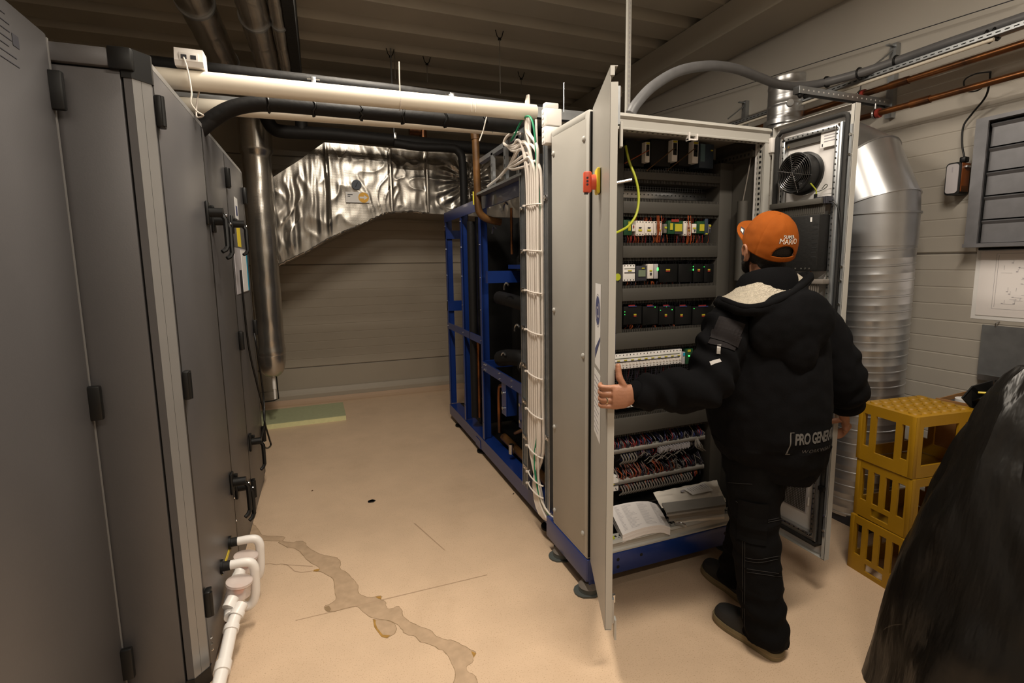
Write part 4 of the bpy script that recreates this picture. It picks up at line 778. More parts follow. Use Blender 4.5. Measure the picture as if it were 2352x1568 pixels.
b = MB(); [b.tube([I(1600+random.uniform(-4, 4), 1005, YT), I(1605+random.uniform(-10, 12), 1025, YT-.03), I(1615+random.uniform(-4, 6), 1035, YT-.02)], .0022, 5, 4) for k in range(9)]; b.build('loose_wires', 'wire_grey', cab, True, kind='stuff', fix=False)
module('circuit_breaker', 'white_plastic', 1400, 1421, 1092, 1130, dots=2, extra=(LY(.2, .5, .45, .52), ('toggle_gap', 'ink', 0, 1, .38, .42)))
tb('main_cable', 'black', cab, [(1.22, 2.20, 2.15), (1.24, 2.14, 2.05), (1.21, 2.12, 1.96)], .022, 12, 4)
tb('earth_cable', 'yellow_green', cab, [I(1437, 335, 2.08), I(1445, 370, 2.06), I(1460, 410, 2.04), I(1467, 450, 2.03), I(1462, 490, 2.02), I(1445, 517, 2.0), I(1425, 530, 1.97), I(1400, 540, 1.94)], .0058, 8, 6, label='yellow-green earth cable hanging in a curve')
# plinth
pln = thing('plinth_frame', 'blue steel plinth frame on levelling feet under the cabinet', 'frame', (1.57, 2.1, 0))
bx('front_beam', 'blue', pln, KX0, KX1-.005, KYF-.008, KYF+.05, .085, .188, .004); bx('side_beam', 'blue', pln, KX0-.002, KX0+.05, KYF, 2.36, .075, .188, .003); bx('side_beam', 'blue', pln, KX1-.055, KX1-.005, KYF+.05, 2.36, .085, .188, .003)
bx('corner_stub', 'blue', pln, KX0+.02, KX0+.10, KYF+.01, KYF+.08, .045, .085, .003)
for x, z in ((1.235, .155), (1.235, .118), (1.365, .15), (1.88, .15), (1.175, .16), (1.175, .12)): part('bolt_hole', 'dark', pln, lambda b: b.cyl((x, KYF-.0085, z), (x, KYF-.006, z), .0085, 14))
for x, y in ((1.105, 1.955), (1.115, 2.26), (2.0, 2.0), (2.0, 2.26)):
    f = part('foot', 'foot_grey', pln, lambda b: (b.prism([(x+.075*math.cos(t_)*(.6 if abs(math.sin(t_)) > .8 else 1), y+.062*math.sin(t_), 0) for t_ in [k*PI/8 for k in range(16)]], (0, 0, .008)), b.cyl((x, y, .008), (x, y, .03), .05, 22, .046)), True)
    part('foot_dome', 'wire_grey', f, lambda b: b.cyl((x, y, .03), (x, y, .052), .05, 22, .03), True); part('foot_nut', 'rubber', f, lambda b: b.cyl((x, y, .05), (x, y, .085), .028, 14), True)

# ------------------------------------------------------------------ left door
H = V((1.083, 1.905, 0)); Fd = V((.912, 1.492, 0)); ux = (Fd-H).normalized(); LW = (Fd-H).length; nx = V((ux.y, -ux.x, 0))      # nx = outward (left)
if nx.x > 0: nx = -nx
TD = Matrix(((ux.x, nx.x, 0, H.x), (ux.y, nx.y, 0, H.y), (0, 0, 1, 0), (0, 0, 0, 1)))   # local: x along door, y outward, z up
DZ0, DZ1 = .188, 2.182
ld = bx('left_door', 'cab', cab, 0, LW, -.002, 0.0, DZ0, DZ1, T=TD)
bx('door_edge', 'cab_edge', ld, LW-.002, LW, -.024, 0, DZ0+.004, DZ1-.05, T=TD); bx('door_return', 'cab_edge', ld, LW-.02, LW, -.026, -.024, DZ0+.004, DZ1-.05, T=TD); bx('hinge_edge', 'cab_edge', ld, 0, .002, -.024, 0, DZ0, DZ1, T=TD)
bx('top_edge', 'cab_edge', ld, 0, LW, -.024, 0, DZ1-.002, DZ1, T=TD); bx('bottom_edge', 'cab_edge', ld, 0, LW, -.024, 0, DZ0, DZ0+.002, T=TD)
bx('door_stiffener', 'cab_inner', ld, .03, LW-.03, -.022, -.003, 1.0, 1.06, T=TD)
bx('tab', 'cab_edge', ld, LW-.012, LW+.002, -.014, 0, DZ1-.03, DZ1, T=TD)
for z0, z1 in ((2.0, 2.12), (.215, .31)):
    l = bx('latch_bar', 'galv', ld, LW-.022, LW-.002, -.034, -.026, z0, z1, T=TD); cy('latch_pin', 'chrome', l, (LW-.016, -.034, (z0+z1)/2+.03), (LW-.016, -.034, (z0+z1)/2+.06), .007, 8, T=TD); bx('latch_plate', 'cab_edge', l, LW-.03, LW-.004, -.044, -.036, z0-.07, z0+.01, T=TD)
cy('switch_shaft', 'steel', ld, (LW*.6, -.002, 1.83), (LW*.6, -.11, 1.85), .006, 8, T=TD)
q = at(1358, 420, 'y', 1.70); sx = LW*.50; sz = 1.855
sw = bx('isolator_switch', 'yellow', ld, sx-.035, sx+.035, .002, .016, sz-.048, sz+.045, .006, T=TD, label='yellow plate of the main isolator')
bx('switch_gasket', 'ink', sw, sx-.033, sx+.033, 0, .002, sz-.046, sz+.043, T=TD)
cy('switch_hub', 'red', sw, (sx, .016, sz-.004), (sx, .034, sz-.004), .028, 22, T=TD); kn = bx('switch_knob', 'red', sw, sx-.014, sx+.014, .032, .062, sz-.042, sz+.034, .005, T=TD)
for dz in (-.006, .006, .018): part('padlock_hole', 'ink', kn, lambda b: b.cyl((sx-.015, .048, sz+dz-.008), (sx+.0150, .048, sz+dz-.008), .0042, 10), T=TD)
part('knob_tip', 'ink', kn, lambda b: b.box(sx-.008, sx+.008, .044, .058, sz-.048, sz-.041), T=TD)
# stickers on the left door
zc = (at(1372, 745, 'y', 1.72).z); xs = LW*.45
stk = bx('logo_sticker', 'label_white', ld, xs-.075, xs+.075, .0005, .001, zc-.17, zc+.16, T=TD)
def ringf(r0, r1, n=40):
    def f(b):
        vs = [(xs+r*math.cos(2*PI*k/n), .0014, zc+.055+r*math.sin(2*PI*k/n)) for r in (r0, r1) for k in range(n)]; b.add(vs, [(k, (k+1) % n, n+(k+1) % n, n+k) for k in range(n)])
    return f
part('logo_ring', 'ink_grey', stk, ringf(.062, .066), T=TD); part('logo_disc', 'ink_blue', stk, lambda b: b.cyl((xs, .001, zc+.055), (xs, .0016, zc+.055), .057, 36), T=TD)
part('logo_mark', 'paper_grey', stk, lambda b: (b.box(xs+.026, xs+.033, .0016, .002, zc+.03, zc+.085), b.box(xs+.0, xs+.026, .0016, .002, zc+.03, zc+.038), b.box(xs-.028, xs-.02, .0016, .002, zc+.02, zc+.07), b.box(xs-.028, xs+.008, .0016, .002, zc+.062, zc+.07)), T=TD)
part('logo_chevron', 'ink_blue', stk, lambda b: (b.prism([(xs+.07, .0015, zc-.04), (xs+.07, .0015, zc-.055), (xs-.065, .0015, zc-.145), (xs-.065, .0015, zc-.105)], (0, .0004, 0)),), T=TD)
bx('data_sheet', 'label_white', ld, xs-.09, xs+.085, .0005, .001, zc-.46, zc-.19, T=TD)
b = MB(TD); [b.box(xs-.08, xs+random.uniform(.0, .07), .001, .0014, zc-.22-k*.022, zc-.214-k*.022) for k in range(11)]; b.build('sheet_print', 'ink_grey', ld, kind='stuff')
bx('blue_tag', 'ink_blue', ld, LW-.16, LW-.02, -.030, -.026, 1.20, 1.36, T=TD)
dk = at(1422, 636, 'y', YT-.004); part('warning_dot', 'yellow_green', cab, lambda b: b.cyl((dk.x-.01, YT-.006, dk.z), (dk.x-.01, YT-.0065, dk.z), .0175, 24))

# ------------------------------------------------------------------ right door
GX = 2.068
rd = bx('right_door', 'cab_inner', cab, GX+.026, GX+.028, 1.503, 1.905, DZ0, DZ1, label='right door seen from inside')
ye0, ye1 = 1.503, 1.903
bx('door_edge', 'cab_edge', rd, GX, GX+.028, ye0-.002, ye0+.002, DZ0, DZ1); bx('door_return', 'cab_edge', rd, GX, GX+.002, ye0, ye0+.016, DZ0, DZ1); bx('hinge_edge', 'cab_edge', rd, GX, GX+.028, ye1-.002, ye1, DZ0, DZ1)
bx('top_edge', 'cab_edge', rd, GX, GX+.028, ye0, ye1, DZ1-.002, DZ1); bx('bottom_edge', 'cab_edge', rd, GX, GX+.028, ye0, ye1, DZ0, DZ0+.002)
b = MB(); g0, g1, h0, h1 = ye0+.034, ye1-.02, DZ0+.045, DZ1-.03
b.tube([(GX+.010, g0, h0+.02), (GX+.010, g0, h1-.02), (GX+.010, g0+.006, h1-.006), (GX+.010, g0+.02, h1), (GX+.010, g1-.02, h1), (GX+.010, g1, h1-.02), (GX+.010, g1, h0+.02), (GX+.010, g1-.02, h0), (GX+.010, g0+.02, h0), (GX+.010, g0, h0+.02)], .011, 10); b.build('gasket', 'shoe', rd, True)
def prail(y0, y1, z0, z1, vert):
    o = bx('perforated_rail', 'galv_bright', rd, GX+.002, GX+.024, y0, y1, z0, z1, .002); b = MB()
    if vert: [b.cyl((GX+.0005, (y0+y1)/2, z), (GX+.0025, (y0+y1)/2, z), .0035, 8) for z in [z0+.015+k*.025 for k in range(int((z1-z0-.02)/.025)+1)]]
    else: [b.cyl((GX+.0005, y, (z0+z1)/2), (GX+.0025, y, (z0+z1)/2), .0035, 8) for y in [y0+.015+k*.025 for k in range(int((y1-y0-.02)/.025)+1)]]
    b.build('rail_holes', 'dark', o, kind='stuff')
prail(g0+.030, g0+.048, h0+.03, h1-.035, 1); prail(g1-.048, g1-.030, h0+.03, h1-.035, 1); prail(g0+.04, g1-.03, h1-.053, h1-.035, 0); prail(g0+.04, g1-.03, h0+.03, h0+.046, 0)
bx('rail_channel', 'galv', rd, GX-.002, GX+.02, g0+.014, g0+.028, h0+.02, h1-.03, .002)
bx('shadow_rail', 'trunk', rd, GX+.015, GX+.024, g0+.05, g1-.05, h1-.085, h1-.055)
for y, z in ((g0+.03, h1-.04), (g0+.04, h1-.055), (g1-.04, h1-.04), (g0+.04, h0+.04), (g0+.055, h0+.036)): part('bolt', 'chrome', rd, lambda b: b.sphere((GX+.001, y, z), .007, n=8, m=5))
# fan
fy, fz, fx = 1.735, 1.94, GX+.024
fan = part('fan', 'black', rd, lambda b: b.loft([[V((fx-d, fy+r*math.cos(2*PI*k/36), fz+r*math.sin(2*PI*k/36))) for k in range(36)] for d, r in ((0, .094), (.012, .096), (.016, .086), (.062, .086), (.068, .090), (.070, .086), (.066, .078), (.02, .076))], caps=False), True, label='black cabinet fan with wire guard')
part('fan_back', 'dark', fan, lambda b: b.cyl((fx-.012, fy, fz), (fx-.008, fy, fz), .08, 30)); part('fan_hub', 'black', fan, lambda b: b.cyl((fx-.012, fy, fz), (fx-.055, fy, fz), .034, 24), True)
for k in range(5):
    a0 = k*2*PI/5; part('fan_blade', 'black', fan, lambda b: b.add([(fx-.022-(.024 if s else 0), fy+r*math.cos(a0+a), fz+r*math.sin(a0+a)) for r in (.032, .055, .075) for s, a in ((0, 0), (1, .8))], [(0, 1, 3, 2), (2, 3, 5, 4)]))
for k in range(9):
    r = .012+k*.0088; part('guard_ring', 'guard', fan, lambda b: b.tube([(fx-.074-.006*(1-r/.09), fy+r*math.cos(t_*2*PI/28), fz+r*math.sin(t_*2*PI/28)) for t_ in range(29)], .0011, 6), True)
for k in range(6): a0 = k*PI/3+.25; part('guard_spoke', 'steel', fan, lambda b: b.cyl((fx-.081, fy, fz), (fx-.070, fy+.092*math.cos(a0), fz+.092*math.sin(a0)), .0014, 5))
tb('fan_lead', 'yellow_green', fan, [(fx-.05, fy-.07, fz-.055), (fx-.02, fy-.075, fz-.085), (fx-.015, fy-.07, fz-.11)], .003, 6, 4); tb('fan_lead', 'black', fan, [(fx-.015, fy-.07, fz-.10), (fx-.012, fy-.068, fz-.15)], .007, 8)
tb('fan_lead', 'black', fan, [(fx-.012, fy-.075, fz-.09), (fx-.02, fy-.11, fz-.085), (fx-.03, fy-.135, fz-.075), (fx-.02, fy-.12, fz-.065), (fx-.01, fy-.095, fz-.08)], .0016, 5, 5)
lab = at(1906, 318, 'x', GX+.02); fxl = GX+.0135; rl = bx('rating_label', 'label_white', rd, fxl-.001, fxl, g0+.050, g0+.122, lab.z-.034, lab.z+.034)
b = MB(); [b.box(fxl-.0016, fxl-.001, g0+.056, g0+.106, lab.z-.012+k*.012, lab.z-.008+k*.012) for k in range(4)]; b.build('label_print', 'ink_grey', rl, kind='stuff'); bx('label_mark', 'ink', rl, fxl-.0016, fxl-.001, g0+.110, g0+.115, lab.z-.030, lab.z-.018)
cy('earth_stud', 'brass', rd, (fx, g1-.06, 2.075), (fx-.012, g1-.06, 2.075), .005, 8)
sh = bx('cable_tray_shelf', 'trunk', rd, GX-.045, GX+.022, g0+.055, g1-.02, 1.79, 1.815, .002); b = MB(); [b.box(GX-.035, GX+.01, g0+.04+k*.007, g0+.043+k*.007, 1.79, 1.82) for k in range(8)]; b.build('shelf_comb', 'ink', rd, kind='stuff')
b = MB(); [b.box(GX-.03, GX-.028, g0+.055+k*.0105, g0+.060+k*.0105, 1.752, 1.79) for k in range(26)]; b.box(GX-.028, GX-.026, g0+.05, g1-.03, 1.745, 1.79); b.build('shelf_fins', 'trunk', rd, kind='stuff')
dsp = bx('display_housing', 'rubber', rd, GX-.05, GX+.02, g0+.055, g1-.03, 1.50, 1.745, .006, label='black rear of the operator display')
bx('display_label', 'label_white', dsp, GX-.0512, GX-.05, g0+.09, g0+.098, 1.715, 1.735)
b = MB(); [b.box(GX-.0506, GX-.049, g0+.06, g0+.085, 1.56+k*.02, 1.566+k*.02) for k in range(8)]; b.build('display_vents', 'dark', dsp, kind='stuff')
for y in (.09, .11, .13, .16): part('display_socket', 'steel', dsp, lambda b: b.cyl((GX-.051, g0+y, 1.512), (GX-.05, g0+y, 1.512), .004, 8))
sh2 = bx('cable_tray_shelf', 'wire_grey', rd, GX-.04, GX+.022, g0+.03, g1-.02, 1.445, 1.465, .002); b = MB(); [b.box(GX-.03, GX-.028, g0+.055+k*.0105, g0+.060+k*.0105, 1.40, 1.445) for k in range(26)]; b.build('shelf_fins', 'wire_grey', rd, kind='stuff')
tb('display_lead', 'wire_orange', rd, [(GX-.04, g0+.09, 1.50), (GX-.045, g0+.085, 1.48), (GX-.035, g0+.085, 1.46)], .003, 6, 4)
fl = bx('filter_grille', 'paper_grey', rd, fx-.004, fx, 1.625, 1.76, .355, .50); b = MB(); [b.box(fx-.0055, fx-.004, 1.63+k*.0085, 1.6325+k*.0085, .36, .495) for k in range(15)]; [b.box(fx-.0055, fx-.004, 1.63, 1.755, .36+k*.0085, .3625+k*.0085) for k in range(16)]; b.build('grille_wires', 'trunk', fl, kind='stuff')
cy('grille_pin', 'white_plastic', rd, (fx-.006, 1.612, .40), (fx-.006, 1.612, .44), .004, 8)
for z in (2.10, 1.2, .30):
    h = bx('hinge', 'white_plastic', rd, GX-.014, GX+.012, ye1-.008, ye1+.014, z-.035, z+.035, .004); cy('hinge_pin', 'chrome', h, (GX, ye1+.006, z-.045), (GX, ye1+.006, z+.045), .006, 10)
bx('bottom_bracket', 'white_plastic', rd, GX-.012, GX+.02, g1-.05, g1-.025, h0+.02, h0+.06, .003)
lk = bx('lock_rod', 'galv', rd, GX-.004, GX+.004, ye0+.004, ye0+.014, .3, 2.1); 
for z in (2.06, 1.98, 1.52, 1.46, 1.36, .40, .33): part('lock_roller', 'chrome', lk, lambda b: b.cyl((GX-.008, ye0+.009, z), (GX+.002, ye0+.009, z), .006, 8))
bx('lock_keeper', 'black', rd, GX-.02, GX+.01, ye0+.012, ye0+.04, .515, .535, .003)
tb('door_lead', 'black', rd, [(GX-.02, g0+.05, 1.80), (GX-.012, g0+.02, 1.79), (GX-.006, g0+.0, 1.74), (GX-.006, ye0+.02, 1.6), (GX-.006, ye0+.022, 1.2), (GX-.006, ye0+.02, .6)], .003, 6, 5)
# ------------------------------------------------------------------ papers on the cabinet floor
t = thing('open_manual', 'thick open manual with printed white pages on the cabinet sill', 'manual', (1.45, 2.04, .25))
P0, P1, P2, P3 = at(1398, 1166, 'z', .30), at(1512, 1153, 'z', .30), at(1540, 1205, 'z', .265), at(1430, 1230, 'z', .265)
def pages(dz0, dz1, grow):
    def f(b):
        n = 14; c = (P0+P1+P2+P3)/4; rows = []
        for dz in (dz0, dz1):
            for k in range(n+1):
                u = k/n
                for a_, b_ in ((P0, P1), (P3, P2)):
                    p = a_+(b_-a_)*u; p = c+(p-c)*grow; rows.append(p+V((0, 0, dz+.018*math.sin(u*PI*.9+.2)-.022*max(0, u-.82)*4)))
        m = (n+1)*2; fs = []
        for k in range(n): a0 = 2*k; fs += [(m+a0, m+a0+1, m+a0+3, m+a0+2), (a0, a0+2, a0+3, a0+1), (a0, m+a0, m+a0+2, a0+2), (a0+1, a0+3, m+a0+3, m+a0+1)]
        fs += [(0, 1, m+1, m), (2*n, m+2*n, m+2*n+1, 2*n+1)]; b.add(rows, fs)
    return f
for k in range(5): part('page_block', 'paper', t, pages(-.040+.008*k, -.0325+.008*k, 1.0-.006*(k % 2)), True)
b = MB(); c = (P0+P1+P2+P3)/4
for colm in ((.08, .18), (.22, .44), (.52, .74), (.80, .92)):
    for k in range(20):
        v = .08+k*.043; u1 = colm[0]+(colm[1]-colm[0])*random.uniform(.4, 1); pts = []
        for u, vv in ((colm[0], v), (u1, v), (u1, v+.009), (colm[0], v+.009)):
            p = (P0+(P1-P0)*u)*(1-vv)+(P3+(P2-P3)*u)*vv; pts.append(p+V((0, 0, .0006+.018*math.sin(u*PI*.9+.2)-.022*max(0, u-.82)*4)))
        b.add(pts, [(0, 1, 2, 3)])
b.build('page_print', 'paper_grey', t, kind='stuff', fix=False)
part('binder_ring', 'steel', t, lambda b: (b.tube([at(1553, 1203, 'z', .26), at(1562, 1200, 'z', .28), at(1572, 1203, 'z', .27), at(1575, 1209, 'z', .255)], .004, 6, 4), b.box(at(1555, 1210, 'z', .26).x, at(1575, 1210, 'z', .26).x, 1.955, 1.975, .248, .26)))
t = thing('padded_envelope', 'crumpled white padded envelope with an address label in the cabinet', 'envelope', (1.78, 2.1, .3))
E0, E1, E2, E3 = at(1500, 1127, 'z', .36), at(1645, 1098, 'z', .375), at(1668, 1148, 'z', .32), at(1520, 1162, 'z', .31)
def env(b):
    n, m = 22, 12; vs = []
    for s in (0, 1):
        for j in range(m+1):
            for i in range(n+1):
                u, v = i/n, j/m; p = (E0+(E1-E0)*u)*(1-v)+(E3+(E2-E3)*u)*v; e = min(1, 5*min(u, 1-u, v, 1-v)); k = .018*e+.010*noise.noise(V((u*7, v*5, 3)))*(1+2*max(0, u-.75)*3)
                vs.append(p+V((0, 0, (k if s else -.012*e)-.01)))
    W = n+1; K = W*(m+1); fs = []
    for j in range(m):
        for i in range(n): a0 = j*W+i; fs += [(K+a0, K+a0+1, K+a0+W+1, K+a0+W), (a0, a0+W, a0+W+1, a0+1)]
    for i in range(n): fs += [(i, i+1, K+i+1, K+i), (m*W+i, K+m*W+i, K+m*W+i+1, m*W+i+1)]
    for j in range(m): fs += [(j*W, K+j*W, K+j*W+W, j*W+W), (j*W+n, j*W+W+n, K+j*W+W+n, K+j*W+n)]
    b.add(vs, fs)
part('envelope', 'envelope', t, env, True)
def on_env(u, v, dz): return (E0+(E1-E0)*u)*(1-v)+(E3+(E2-E3)*u)*v+V((0, 0, dz))
al = MB().add([on_env(*p, .026) for p in ((.40, .42), (.76, .30), (.84, .72), (.50, .82))], [(0, 1, 2, 3)]).build('address_label', 'label_white', t, fix=False)
b = MB()
for k in range(9): u = .46+.035*k; b.add([on_env(u, .46-.33*(u-.46), .0275), on_env(u+.008, .455-.33*(u-.46), .0275), on_env(u+.055, .66-.33*(u-.46), .0275), on_env(u+.047, .665-.33*(u-.46), .0275)], [(0, 1, 2, 3)])
b.add([on_env(.66, .40, .028), on_env(.69, .39, .028), on_env(.71, .48, .028), on_env(.68, .49, .028)], [(0, 1, 2, 3)]); b.build('label_print', 'ink_grey', al, fix=False, kind='stuff')
MB().add([on_env(*p, .024) for p in ((.345, .50), (.40, .48), (.43, .58), (.365, .60))], [(0, 1, 2, 3)]).build('postmark', 'ink_grey', t, fix=False)
for lab_, q_, m_, z_ in (('long grey duct cover lying on the cabinet floor across the envelope', ((1520, 1155), (1660, 1138), (1668, 1158), (1532, 1177)), 'cover_grey', .36), ('narrow grey duct cover lying just in front of the wider one', ((1535, 1182), (1664, 1166), (1664, 1172), (1538, 1188)), 'cover_grey', .31)):
    t = thing('duct_cover', lab_, 'cover', (1.8, 2.03, .27)); g = [at(*p, 'z', z_+(.012 if i_ < 2 else -.012)) for i_, p in enumerate(q_)]
    MB().prism(g, (0, 0, -.010)).build('cover', m_, t); MB().prism([g[3], g[2], g[2]+V((0, .003, 0)), g[3]+V((0, .003, 0))], (0, 0, -.02)).build('lip', m_, t)
t = thing('paper_bag', 'flattened cream paper bag at the front of the cabinet floor', 'paper', (1.8, 1.99, .25))
g = [at(1541, 1186, 'z', .27), at(1600, 1178, 'z', .275), at(1664, 1174, 'z', .275), at(1664, 1186, 'z', .255), at(1600, 1192, 'z', .255), at(1556, 1199, 'z', .255)]
MB().prism(g, (0, 0, -.012)).build('bag', 'envelope', t, True)
t = thing('yellow_note', 'small yellow-green card under the left end of the open manual', 'card', (1.2, 1.98, .246)); g = [at(*p, 'z', .25) for p in ((1396, 1232), (1410, 1230), (1413, 1236), (1398, 1240))]; MB().prism(g, (0, 0, -.003)).build('card', 'yellow_green', t)
# ------------------------------------------------------------------ spiral duct on the right
t = thing('spiral_duct', 'large shiny galvanised spiral duct standing by the right wall', 'duct', (2.98, 1.97, .05))
DC, DR = (2.98, 2.0), .198
def spiral(z0, z1, c, r, pitch=.085, n=40):
    rings = []; z = z0
    zs = []
    k = 0
    while z0+k*pitch < z1:
        b0 = z0+k*pitch; zs += [(b0, r), (b0+pitch*.10, r), (b0+pitch*.13, r+.0028), (b0+pitch*.22, r+.0028), (b0+pitch*.25, r), (b0+pitch*.55, r), (b0+pitch*.6, r+.0010), (b0+pitch*.66, r+.0010), (b0+pitch*.7, r)]; k += 1
    return [[V((c[0]+q*math.cos(2*PI*i/n), c[1]+q*math.sin(2*PI*i/n), zz_+.012*math.cos(2*PI*i/n))) for i in range(n)] for zz_, q in zs]
part('duct', 'spiral', t, lambda b: b.loft(spiral(.06, 1.68, DC, DR)), True)
part('coupling', 'spiral', t, lambda b: (b.cyl((*DC, 1.62), (*DC, 1.80), DR+.004, 44), b.cyl((*DC, 1.795), (*DC, 1.805), DR+.012, 44)), True)
# elbow made of mitred segments, leaning away towards the far right
cent = [V((2.98, 2.0, 1.80)), V((2.98, 2.0, 1.86)), V((2.985, 2.10, 2.09)), V((3.0, 2.27, 2.19)), V((3.02, 2.48, 2.19))]
tilt = [V((0, 0, 1)), V((0, .30, 1)), V((0, .85, 1)), V((.03, 1, .35)), V((.05, 1, 0))]
def ring_d(c, d, r, n=44):
    a = V((1, 0, 0)); d = d.normalized(); a = (a-d*a.dot(d)).normalized(); e = d.cross(a); return [c+a*r*math.cos(2*PI*k/n)+e*r*math.sin(2*PI*k/n) for k in range(n)]
for k in range(4):
    part('elbow_segment', 'spiral', t, lambda b: b.loft([ring_d(cent[k], tilt[k], DR+.003), ring_d(cent[k+1], tilt[k+1], DR+.003)], caps=False), True)
    part('elbow_seam', 'spiral', t, lambda b: b.loft([ring_d(cent[k+1]-tilt[k+1].normalized()*.004, tilt[k+1], DR+.008), ring_d(cent[k+1]+tilt[k+1].normalized()*.004, tilt[k+1], DR+.008)]), True)
bx('duct_base', 'ink', t, 2.80, 3.16, 1.80, 2.16, 0, .06)
q = at(1804, 250, 'x', 3.1); t = thing('round_duct', 'small round galvanised duct rising behind the copper pipes', 'duct', (3.1, q.y, 2.3))
zz0 = at(1800, 330, 'y', q.y).z; zz1 = at(1804, 203, 'y', q.y).z
part('duct', 'spiral', t, lambda b: b.loft(spiral(zz0, zz1+.02, (3.1, q.y), .115, .12)), True)
part('access_cap', 'galv_bright', t, lambda b: b.cyl((3.1-.07, q.y-.095, zz0+.24), (3.1-.078, q.y-.107, zz0+.24), .022, 18), True)
part('flange', 'spiral', t, lambda b: b.cyl((3.1, q.y, zz0+.12), (3.1, q.y, zz0+.15), .135, 30), True)

# ------------------------------------------------------------------ pipes and trays along the right wall
def along(px0, py0, px1, py1, X):
    a, c = at(px0, py0, 'x', X), at(px1, py1, 'x', X); return (a.z+c.z)/2
y_in, y_out = 1.0, 3.6
zc1 = along(2352, 107, 1960, 218, 3.2); zc2 = along(2352, 172, 1990, 264, 3.2)
for z, r, lab, joins in ((zc1, .0185, 'copper pipe along the right wall, the upper and brighter of two', (2.07, 2.30)), (zc2, .0175, 'copper pipe along the right wall, the lower of two', (1.95, 2.2))):
    t = thing('copper_pipe', lab, 'pipe', (3.2, 2.3, z), 'copper pipes on the right wall'); cy('pipe', 'copper', t, (3.2, y_in, z), (3.2, y_out, z), r, 14)
    for y in joins[:1]: cy('sleeve', 'copper', t, (3.2, y-.05, z), (3.2, y+.05, z), r+.004, 14)
    yy = joins[1]; c = part('pipe_clip', 'steel', t, lambda b: b.tube([(3.2+.025*math.cos(k*.42), yy, z+.025*math.sin(k*.42)) for k in range(16)], .007, 6), True); cy('clip_stem', 'steel', c, (3.2, yy, z+.02), (3.2, yy, z+.06), .005, 8); part('clip_rubber', 'red_dull', t, lambda b: b.cyl((3.2, yy-.03, z), (3.2, yy-.012, z), r+.010, 14), True)
# slotted tray with cream conduit
zt = along(2352, 66, 1700, 281, 3.14)
t = thing('slotted_tray', 'galvanised slotted cable tray running along the right wall', 'cable tray', (3.14, 2.3, zt)); bx('web', 'galv', t, 3.12, 3.16, y_in, y_out, zt, zt+.004); bx('side', 'galv', t, 3.118, 3.121, y_in, y_out, zt, zt+.022)
b = MB(); [b.box(3.1172, 3.1185, y_in+.01+k*.035, y_in+.03+k*.035, zt+.008, zt+.013) for k in range(73)]; b.build('slots', 'dark', t, kind='stuff')
t = thing('cream_cable', 'cream cable running just beneath the slotted tray', 'cable', (3.13, 2.7, zt-.02)); cy('cable', 'cream', t, (3.13, 1.6, zt-.014), (3.13, y_out, zt-.014), .009, 10)
zc = along(2352, 46, 2060, 145, 3.16)
t = thing('grey_conduit', 'straight grey conduit resting on the slotted tray', 'conduit', (3.16, 1.8, zc)); cy('conduit', 'galv_bright', t, (3.165, y_in, zc-.022), (3.165, 2.15, zc-.03), .018, 14)
# thick grey cable arching from the cabinet roof
gcab = thing('armoured_cable', 'thick grey cable arching from the cabinet roof to the wall tray', 'cable', (1.5, 2.1, 2.18))
pts = [at(1448, 262, 'y', 2.08), at(1462, 238, 'y', 2.08), at(1500, 198, 'y', 2.10), at(1560, 163, 'y', 2.14), at(1630, 151, 'y', 2.2), at(1690, 158, 'y', 2.28), at(1740, 176, 'y', 2.36), at(1790, 194, 'y', 2.42), at(1840, 198, 'y', 2.42), at(1900, 188, 'x', 2.98), at(1975, 168, 'x', 3.08), at(2060, 140, 'x', 3.16), at(2180, 98, 'x', 3.16), at(2352, 40, 'x', 3.16), at(2420, 16, 'x', 3.16)]
tb('cable', 'armour' if 'armour' in MATS else 'galv', gcab, pts, .0245, 16, 6)
for i in (9, 10, 11): part('cable_tie', 'black', gcab, lambda b: b.tube([pts[i]+V((.029*math.cos(k*.42), .004*k/16, .029*math.sin(k*.42))) for k in range(16)], .006, 6), True)
for d in (0, .03): part('cable_tie', 'black', gcab, lambda b: b.tube([pts[13]+V((.03*math.cos(k*.42), .10+d, .03*math.sin(k*.42)-.03)) for k in range(16)], .007, 6), True)
# cross strut carrying pipes, wall brackets
yb = 2.24; q0, q1_ = at(1830, 196, 'y', yb), at(2050, 250, 'y', yb); zs = (q0.z+q1_.z)/2
t = thing('cross_strut', 'perforated galvanised strut reaching out from the right wall under the cables', 'strut', (3.0, yb, zs))
bx('web', 'galv', t, q0.x, 3.39, yb-.02, yb+.02, zs+.016, zs+.02); bx('side', 'galv', t, q0.x, 3.39, yb-.021, yb-.018, zs-.02, zs+.02); bx('side', 'galv', t, q0.x, 3.39, yb+.018, yb+.021, zs-.02, zs+.02); bx('end_cap', 'galv_bright', t, q0.x-.003, q0.x, yb-.02, yb+.02, zs-.02, zs+.02)
b = MB(); [b.cyl((q0.x+.03+k*.04, yb-.0215, zs), (q0.x+.03+k*.04, yb-.0205, zs), .005, 8) for k in range(18)]; b.build('holes', 'label_white', t, kind='stuff')
for dx in (.02, .06): part('bolt', 'black', t, lambda b: b.sphere((q0.x+dx, yb-.01, zs-.03), .014, n=8, m=6))
